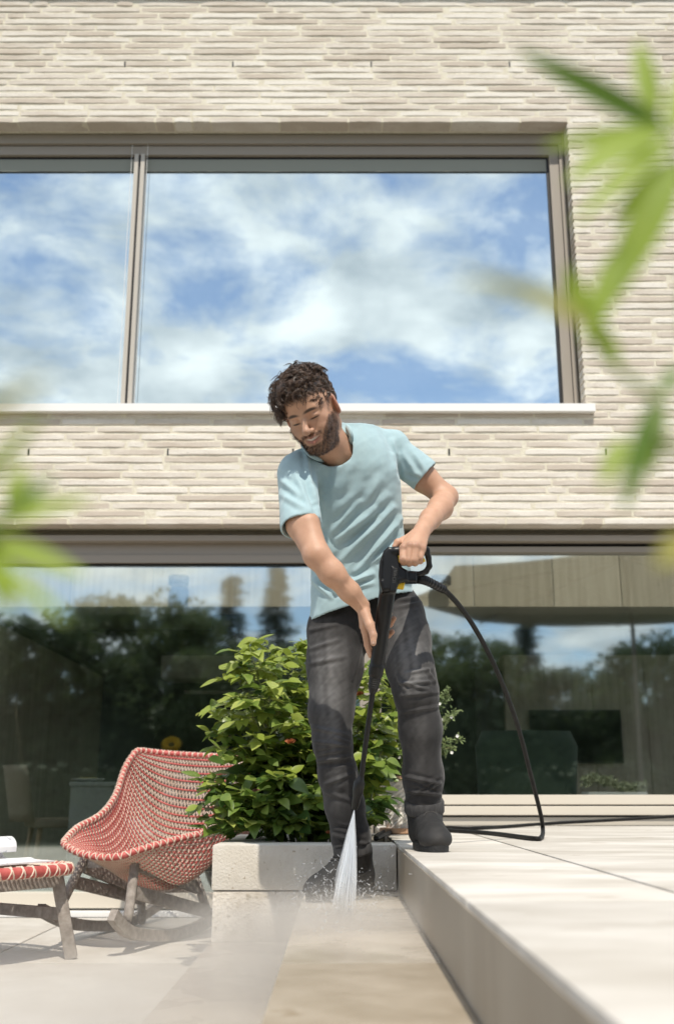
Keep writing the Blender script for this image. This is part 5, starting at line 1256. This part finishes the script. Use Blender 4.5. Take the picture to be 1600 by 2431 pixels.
tL2 = Vector((P(1040, 2020, 3.24).x, 3.235, TERR + .003)); hL2 = Vector((P(1000, 2000, 3.48).x, 3.49, TERR + .003))
boot(P(1007, 1925, 3.405), tL2, hL2, TERR, '')

# --- hair: a noisy cap and many curls
g = Grid(*bbox([hp(0, 0, .04)], np.array([.15, .16, .15])), .0032)
d = g.ell(hp(-.001, -.014, .040), (.0800, .0985, .0900), HB); d = smin(d, g.ell(hp(-.015, .035, .095), (.06, .05, .035), HB), .03)
d = smax(d, -g.ell(hp(0, .120, -.005), (.080, .062, .072), HB), .012); d = smax(d, -g.plane(hp(0, 0, -.012), Uh), .01) if False else d
d = smax(d, g.plane(hp(0, -.06, -.05), -(Uh * .9 + Fh * -.25)), .01)
for s_ in (-1, 1): d = smax(d, -g.ell(hp(s_ * .078, -.004, -.022), (.03, .024, .040), HB), .008)
V, Q = nets(g, d, 1); N = vnorm(V, Q); V = V + N * (wob(V, 150, 1) * .003)[:, None]
hair_me_V, hair_me_Q = V, Q
hm_ = MB(); rh = random.Random(12)
roots = []
while len(roots) < 1150:
    dv = Vector((rh.gauss(0, 1), rh.gauss(0, 1), rh.gauss(0, 1))).normalized()
    s_, f_, u_ = dv.x * .078, dv.y * .096 - .014, dv.z * .087 + .038
    if u_ < (.075 - max(0, -f_ + .055) * 1.1 if abs(s_) < .045 else .028) and f_ > -.02: continue
    if u_ < -.045: continue
    if abs(s_) > .05 and u_ < .030 and -.05 < f_ < .022: continue
    if abs(s_) > .05 and u_ < .012 and f_ >= .022: continue
    if s_ > .04 and u_ < .005: continue
    roots.append((s_, f_, u_, dv))
for s_, f_, u_, dv in roots[:640]:
    side_ = s_ > .045 and u_ < .085
    p = hp(s_ * (.93 if s_ > .03 else 1.0), f_, u_); n_ = (Sh * dv.x + Fh * dv.y + Uh * dv.z).normalized(); L = rh.uniform(.045, .075) * (1.1 if u_ > .06 else .7) * (.42 if side_ else 1)
    flow = (n_ * .8 + Fh * (.8 if f_ > .0 and u_ > .05 else -.1) + Sh * (rh.gauss(-.25, .5)) + Uh * rh.gauss(.0, .4) - Vector((0, 0, .25))).normalized()
    rad = rh.uniform(.007, .015) * (.5 if side_ else 1); turns = rh.uniform(.8, 1.7); ph = rh.uniform(0, 6.28); a_ = flow.orthogonal().normalized(); b_ = flow.cross(a_); ns = 16
    for st_i in range(5):
        dph = rh.gauss(0, .28); o_ = a_ * rh.gauss(0, .0022) + b_ * rh.gauss(0, .0022); Ls = L * rh.uniform(.8, 1.1); pts = []
        for i in range(ns + 1):
            t = i / ns; r = rad * min(1, t * 2.5); an = ph + dph + turns * 2 * math.pi * t
            drop = -Vector((0, 0, 1)) * (.020 * t * t) + (n_ * .004 * math.sin(t * 3))
            pts.append(p + o_ + flow * (Ls * t) * .54 + n_ * (.007 * min(1, t * 2)) * (.4 if side_ else 1) + a_ * r * math.cos(an) + b_ * r * math.sin(an) + drop)
        w = rh.uniform(.0009, .0017); hm_.tube(pts, [w * (1 - .7 * (i / ns) ** 2) for i in range(ns + 1)], 3, cap=False)
# curls that fall on the forehead, and loose strands on top
for (s_, f_, u_, ds, df, du) in [(.020, .085, .088, .006, .026, -.050), (.03, .082, .082, .010, .020, -.040), (-.03, .085, .085, -.012, .026, -.035), (-.05, .07, .08, -.020, .020, -.045), (-.06, .055, .075, -.028, .01, -.05), (-.01, .09, .09, 0, .024, -.030), (-.065, .03, .06, -.028, .005, -.055)]:
    for rep in range(9):
        p = hp(s_ + rh.gauss(0, .006), f_ + rh.gauss(0, .003), u_ + rh.gauss(0, .005)); flow = Sh * ds + Fh * df + Uh * du; a_ = flow.orthogonal().normalized(); b_ = flow.cross(a_).normalized(); ph = rh.uniform(0, 6.28); pts = []
        for i in range(15):
            t = i / 14; an = ph + 7.5 * t; bow = math.sin(math.pi * min(1, t * 1.1)); pts.append(p + flow * t * rh.uniform(.97, 1.03) + Fh * .008 * bow + (a_ * math.cos(an) + b_ * math.sin(an)) * .006 * min(1, t * 2))
        hm_.tube(pts, [.0014 * (1 - .7 * i / 14) for i in range(15)], 3, cap=False)
for k in range(26):
    s_, f_ = rh.uniform(-.06, .05), rh.uniform(-.04, .07); p = hp(s_, f_, .118 - 4 * s_ * s_); a = rh.uniform(0, 6.28); r = rh.uniform(.010, .018); pts = []
    for i in range(13):
        t = i / 12 * rh.uniform(4.2, 4.6); pts.append(p + Uh * (r * (1 - math.cos(t)) * .9) + (Sh * math.cos(a) + Fh * math.sin(a)) * (r * math.sin(t)))
    hm_.tube(pts, .0008, 3, cap=False)
k = len(hm_.v); hm_.add([tuple(v) for v in hair_me_V], [tuple(q) for q in hair_me_Q])
wp(hm_, 'hair', M_hair, man, smooth=True)

# --- beard stubble over the darker skin
bm_ = MB(); Vh, Bh, Nh = parts_V[0], beard, vnorm(parts_V[0], parts_Q[0]); cand = np.argwhere(Bh > .55).ravel(); rb_ = np.random.RandomState(5)
for i in rb_.choice(cand, min(1900, len(cand)), replace=False):
    p = Vector(Vh[i].tolist()); n_ = Vector(Nh[i].tolist()); dn = (n_ * .8 - Uh * .55 + Fh * .2 + Vector(rb_.normal(size=3) * .35)).normalized(); L = rb_.uniform(.005, .010)
    q = p + dn * L; s_ = dn.orthogonal().normalized() * .0006; bm_.add([p - s_, p + s_, q + s_ * .3, q - s_ * .3], [(0, 1, 2, 3)])
o = wp(bm_, 'beard', M_hair, man)
# ================================================================== spray gun, lance and hose
M_plastic = mat('black_plastic', (0.006, 0.006, 0.006), (0.010, 0.010, 0.010), rough=0.34, spec=.35, scale=20, bump=.12, bscale=900, bdist=.0008)
M_lance = mat('lance_black', (0.008, 0.008, 0.008), rough=0.35, spec=.3)
M_yellow = mat('yellow_plastic', (0.78, 0.52, 0.02), rough=0.4)
M_hose = mat('hose_rubber', (0.008, 0.008, 0.008), (0.018, 0.017, 0.016), rough=0.55, spec=.15, scale=30)
def GY(py): return 3.035 + (py - 1310) * .00034
def gp(px, py, dy=0): return P(px, py, GY(py) + dy)
gun = empty('spray_gun', gp(905, 1500), 'black pressure washer gun and long lance held in both hands', 'spray gun')
def poly_sdf(g, poly):
    X, Z = g.X[:, 0, 0][:, None], g.Z[0, 0, :][None, :]; d = np.full((len(X), Z.shape[1]), 9., f4); s = np.ones_like(d); n = len(poly)
    for i in range(n):
        ax_, az = poly[i]; bx, bz = poly[(i + 1) % n]; ex, ez = bx - ax_, bz - az; wx, wz = X - ax_, Z - az; t = np.clip((wx * ex + wz * ez) / (ex * ex + ez * ez), 0, 1)
        d = np.minimum(d, (wx - ex * t) ** 2 + (wz - ez * t) ** 2); c1 = Z >= az; c2 = Z < bz; c3 = ex * wz > ez * wx; fl = (c1 & c2 & c3) | (~c1 & ~c2 & ~c3); s = np.where(fl, -s, s)
    return (s * np.sqrt(d))[:, None, :]
def extr(g, pxs, y0, half, rnd):
    pl = [(gp(a, b).x, gp(a, b).z) for a, b in pxs]; d2 = poly_sdf(g, pl) + rnd
    yc = y0 if not callable(y0) else y0
    dy = np.abs(g.Y - yc) - (half - rnd); return np.minimum(np.maximum(d2, dy), 0) + np.sqrt(np.maximum(d2, 0) ** 2 + np.maximum(dy, 0) ** 2) - rnd
g = Grid(*bbox([gp(890, 1290), gp(1030, 1290), gp(893, 1605), gp(1000, 1400)], .035), .0021)
ym = GY(1345)
d = extr(g, [(922, 1297), (910, 1309), (901, 1335), (898, 1364), (900, 1388), (906, 1412), (938, 1408), (946, 1390), (956, 1386), (968, 1384), (966, 1357), (954, 1350), (948, 1334), (945, 1318), (947, 1298), (935, 1303)], ym, .024, .009)
d = smin(d, extr(g, [(960, 1357), (988, 1360), (988, 1386), (960, 1386)], ym + .004, .019, .006), .004)
d = smin(d, g.chain([gp(938, 1309), gp(975, 1312), gp(1011, 1306)], [.015, .0145, .012], .004), .006)
d = smin(d, g.chain([gp(1010, 1304), gp(1017, 1324), gp(1019, 1344), gp(1011, 1357), gp(996, 1363), gp(966, 1361)], [.0095, .0085, .0085, .0085, .008, .009], .004), .005)
d = smin(d, g.cone(gp(921, 1392), gp(894, 1584), .0245, .0212), .008)
d = np.minimum(d, g.cone(gp(894, 1583), gp(892, 1598), .0232, .0222))
d = smax(d, -extr(g, [(907, 1325), (911, 1322), (909, 1380), (906, 1384)], ym - .026, .006, .002), .002)         # seam groove
d = np.minimum(d, extr(g, [(929, 1349), (944, 1358), (938, 1412), (924, 1412)], ym - .022, .008, .002))              # raised badge
V, Q = nets(g, d, 1)
wpm('gun_body', np_mesh('gun_body', V, Q), M_plastic, gun)
tm = MB(); tm.bar(gp(948, 1318, -.004), gp(949, 1335, -.004), .03, .008, up=(1, 0, 0), c=.002); tm.bar(gp(999, 1318), gp(1006, 1334), .02, .010, up=(1, 0, 0), c=.002)
wp(tm.box(gp(948, 1332).x, gp(1003, 1332).x, GY(1332) - .006, GY(1332) + .008, gp(960, 1333).z, gp(960, 1328).z), 'trigger', M_yellow, gun, auto=40)
wp(MB().lathe([(.010, -.012), (.015, -.010), (.015, .006), (.011, .009)], 20, gp(953, 1388, -.004), (1, 0, -.2)), 'lock_button', M_yellow, gun, auto=40)
# lettering moulded on the badge
fc = bpy.data.curves.new('badge_text', 'FONT'); fc.body = 'KÄRCHER'; fc.size = .0135; fc.extrude = .0008; fc.align_x = 'CENTER'; fc.align_y = 'CENTER'
fo = bpy.data.objects.new('badge_text', fc); COL.objects.link(fo); bpy.context.view_layer.update()
tme = bpy.data.meshes.new_from_object(fo.evaluated_get(bpy.context.evaluated_depsgraph_get())); bpy.data.objects.remove(fo)
to = put('lettering', tme, None, gun); tme.materials.clear(); tme.materials.append(mat('lettering_grey', (0.09, 0.09, 0.09), rough=.4)); to.matrix_parent_inverse = gun.matrix_basis.inverted()
dirb = (gp(937, 1360) - gp(929, 1412)).normalized(); nb = Vector((0, -1, 0)); nb = (nb - dirb * nb.dot(dirb)).normalized()
to.matrix_basis = Matrix.Translation(gp(934, 1384, -.0).lerp(gp(934, 1384, -.0), 1) + Vector((0, ym - .0312 - gp(934, 1384).y, 0))) @ Matrix((dirb, nb.cross(dirb), nb)).transposed().to_4x4()
def cyl(name, pts, rads, m, n=20): return wp(MB().tube(pts, rads, n), name, m, gun, auto=35)
cyl('lance_socket', [gp(892, 1598), gp(890, 1612), gp(886, 1634), gp(884, 1646)], [.0185, .0180, .0150, .0098], M_plastic)
for k in range(6):
    a = gp(891 - k * .9, 1606 + k * 5); dn = (gp(884, 1646) - gp(892, 1598)).normalized()
    wp(MB().lathe([(.0188 - k * .0006, -.0016), (.0196 - k * .0006, 0), (.0188 - k * .0006, .0016)], 20, a, dn), 'grip_ring', M_sole, gun)
cyl('lance_tube', [gp(885, 1640), gp(857, 1848)], [.0082, .0078], M_lance)
cyl('nozzle', [gp(858, 1842), gp(855, 1852), gp(853, 1858), gp(849, 1880), gp(847, 1892), gp(844, 1908), gp(841, 1921)], [.0082, .0125, .0168, .0160, .0125, .0120, .0085], M_plastic)
# hose with ribbed bend protector
hpts = [P(984, 1373, GY(1373)), P(1010, 1378, 3.08), P(1054, 1400, 3.16), P(1114, 1471, 3.36), P(1175, 1584, 3.62), P(1226, 1716, 3.92), P(1259, 1839, 4.18), P(1282, 1930, 4.36)]
bend = PZ(1289, 1986, TERR + .010)
gz = lambda px, py: PZ(px, py, TERR + .0095)
hpts += [P(1288, 1972, 4.40), gz(1283, 1988), gz(1262, 1990), gz(1165, 1978), gz(1063, 1971), gz(985, 1966), gz(930, 1975), gz(893, 1991), gz(905, 1978), gz(960, 1962), gz(1100, 1966), gz(1190, 1963)]
hpts += [P(1300, 1955, 5.80), P(1450, 1947, 5.90), P(1640, 1936, 5.92), P(1900, 1930, 5.9)]
hose = empty('pressure_hose', bend, 'black hose arching from the spray gun down onto the terrace', 'hose')
wp(MB().tube(spline(hpts, 12), .0086, 10), 'hose', M_hose, hose, smooth=True)
sl_ = spline([P(984, 1373, GY(1373)), P(1010, 1378, 3.08), P(1054, 1400, 3.16)], 22)
wp(MB().tube(sl_, [.0140 - .003 * i / len(sl_) + (.0026 if i % 3 == 0 else 0) for i in range(len(sl_))], 12), 'bend_protector', M_plastic, hose, auto=40)
wp(MB().tube([P(976, 1371, GY(1371)), P(990, 1374, GY(1373))], .0165, 16), 'connector', M_plastic, hose, auto=40)
# ================================================================== water: jet and drifting mist
M_jet = bpy.data.materials.new('water_spray'); M_jet.use_nodes = True
N_, L_ = M_jet.node_tree.nodes, M_jet.node_tree.links; N_.remove(N_['Principled BSDF'])
tr_ = N_.new('ShaderNodeBsdfTransparent'); df_ = N_.new('ShaderNodeBsdfDiffuse'); df_.inputs[0].default_value = (.86, .89, .92, 1); tl_ = N_.new('ShaderNodeBsdfTranslucent'); tl_.inputs[0].default_value = (.86, .89, .92, 1)
m1 = N_.new('ShaderNodeMixShader'); m1.inputs[0].default_value = .5; L_.new(df_.outputs[0], m1.inputs[1]); L_.new(tl_.outputs[0], m1.inputs[2])
m2 = N_.new('ShaderNodeMixShader'); m2.inputs[0].default_value = .34; L_.new(tr_.outputs[0], m2.inputs[1]); L_.new(m1.outputs[0], m2.inputs[2]); L_.new(m2.outputs[0], N_['Material Output'].inputs['Surface'])
noz = gp(841, 1921); rj = random.Random(2); jm = MB()
for i in range(210):
    u = rj.random(); u = .5 + (u - .5) * rj.uniform(.75, 1.0); px = 775 + 72 * u + rj.gauss(0, 2); py = rj.uniform(2105, 2200)
    G_ = PZ(px, py, STEP1 + .002); end = rj.uniform(.55, 1.0); st_ = 0 if rj.random() < .6 else rj.uniform(.1, .5)
    a, b = noz.lerp(G_, st_), noz.lerp(G_, max(end, st_ + .15)); w = rj.uniform(.0008, .0022); k = 8; sag = rj.gauss(0, .002)
    pts = [a.lerp(b, j / k) + Vector((sag * math.sin(3.1 * j / k), 0, 0)) for j in range(k + 1)]
    jm.tube(pts, [w * (.45 + .9 * (st_ + (end - st_) * j / k)) * (1 if j < k else .3) for j in range(k + 1)], 4, cap=False)
for i in range(900):        # droplets bouncing off the stone
    c = PZ(rj.gauss(805, 60), rj.gauss(2168, 26), STEP1) ; c.z = STEP1 + abs(rj.gauss(0, .055)); r = rj.uniform(.0006, .0018); d_ = Vector((rj.gauss(0, 1), rj.gauss(0, .6), abs(rj.gauss(0, .8)))).normalized() * r * rj.uniform(2, 7)
    jm.tube([c, c + d_], [r, r * .4], 4, cap=False)
jet = jm.build('water_jet', M_jet, smooth=True); tag(jet, 'white fan of water spraying from the nozzle onto the step', 'water', kind='stuff')
def vol_mat(name, build):
    m = bpy.data.materials.new(name); m.use_nodes = True; N, L = m.node_tree.nodes, m.node_tree.links; N.remove(N['Principled BSDF'])
    pv = N.new('ShaderNodeVolumePrincipled'); pv.inputs['Color'].default_value = (.985, .935, .87, 1); pv.inputs['Anisotropy'].default_value = .25; pv.inputs['Density'].default_value = 0  # warm bounce from the paving is put into the mist colour
    L.new(pv.outputs[0], N['Material Output'].inputs['Volume']); build(N, L, pv); return m
imp = PZ(795, 2195, STEP1)
def mist_nodes(N, L, pv):
    geo = N.new('ShaderNodeNewGeometry')
    def math_(op, a, b=None, c=None):
        n = N.new('ShaderNodeMath'); n.operation = op
        for i, v in enumerate((a, b, c)):
            if v is None: continue
            if isinstance(v, (int, float)): n.inputs[i].default_value = v
            else: L.new(v, n.inputs[i])
        return n.outputs[0]
    sp_ = N.new('ShaderNodeSeparateXYZ'); L.new(geo.outputs['Position'], sp_.inputs[0])
    X, Y, Z = sp_.outputs
    def gauss(cx_, cy_, cz_, sx, sy_, sz):
        a = math_('POWER', math_('DIVIDE', math_('SUBTRACT', X, cx_), sx), 2.0); b = math_('POWER', math_('DIVIDE', math_('SUBTRACT', Y, cy_), sy_), 2.0); c = math_('POWER', math_('DIVIDE', math_('MAXIMUM', math_('SUBTRACT', Z, cz_), 0.0), sz), 2.0)
        return math_('EXPONENT', math_('MULTIPLY', math_('ADD', math_('ADD', a, b), c), -1.0))
    ns = N.new('ShaderNodeTexNoise'); ns.inputs['Scale'].default_value = 3.2; ns.inputs['Detail'].default_value = 3; mp = N.new('ShaderNodeMapping'); mp.inputs['Scale'].default_value = (.7, .7, 1.6)
    L.new(geo.outputs['Position'], mp.inputs[0]); L.new(mp.outputs[0], ns.inputs['Vector'])
    nf = math_('MAXIMUM', math_('MULTIPLY_ADD', ns.outputs['Fac'], 3.2, -.95), 0.0)
    near = math_('MULTIPLY', gauss(imp.x - .05, imp.y - .13, STEP1 + .01, .22, .18, .05), 12.0)
    mid = math_('MULTIPLY', math_('MULTIPLY', gauss(imp.x - .12, imp.y - .52, .15, .46, .45, .11), 5.0), nf)
    far = math_('MULTIPLY', math_('MULTIPLY', gauss(imp.x - .35, imp.y - .65, .13, .62, .75, .13), 1.3), nf)
    L.new(math_('ADD', math_('ADD', near, mid), far), pv.inputs['Density'])
M_mist = vol_mat('mist_volume', mist_nodes)
mist = MB().box(-1.7, .5, .8, 3.72, .006, .72).build('water_mist', M_mist); tag(mist, 'pale drifting mist of spray over the steps and patio', 'mist', kind='stuff')
print('tris', sum(len(o.data.polygons) for o in bpy.data.objects if o.type == 'MESH'))
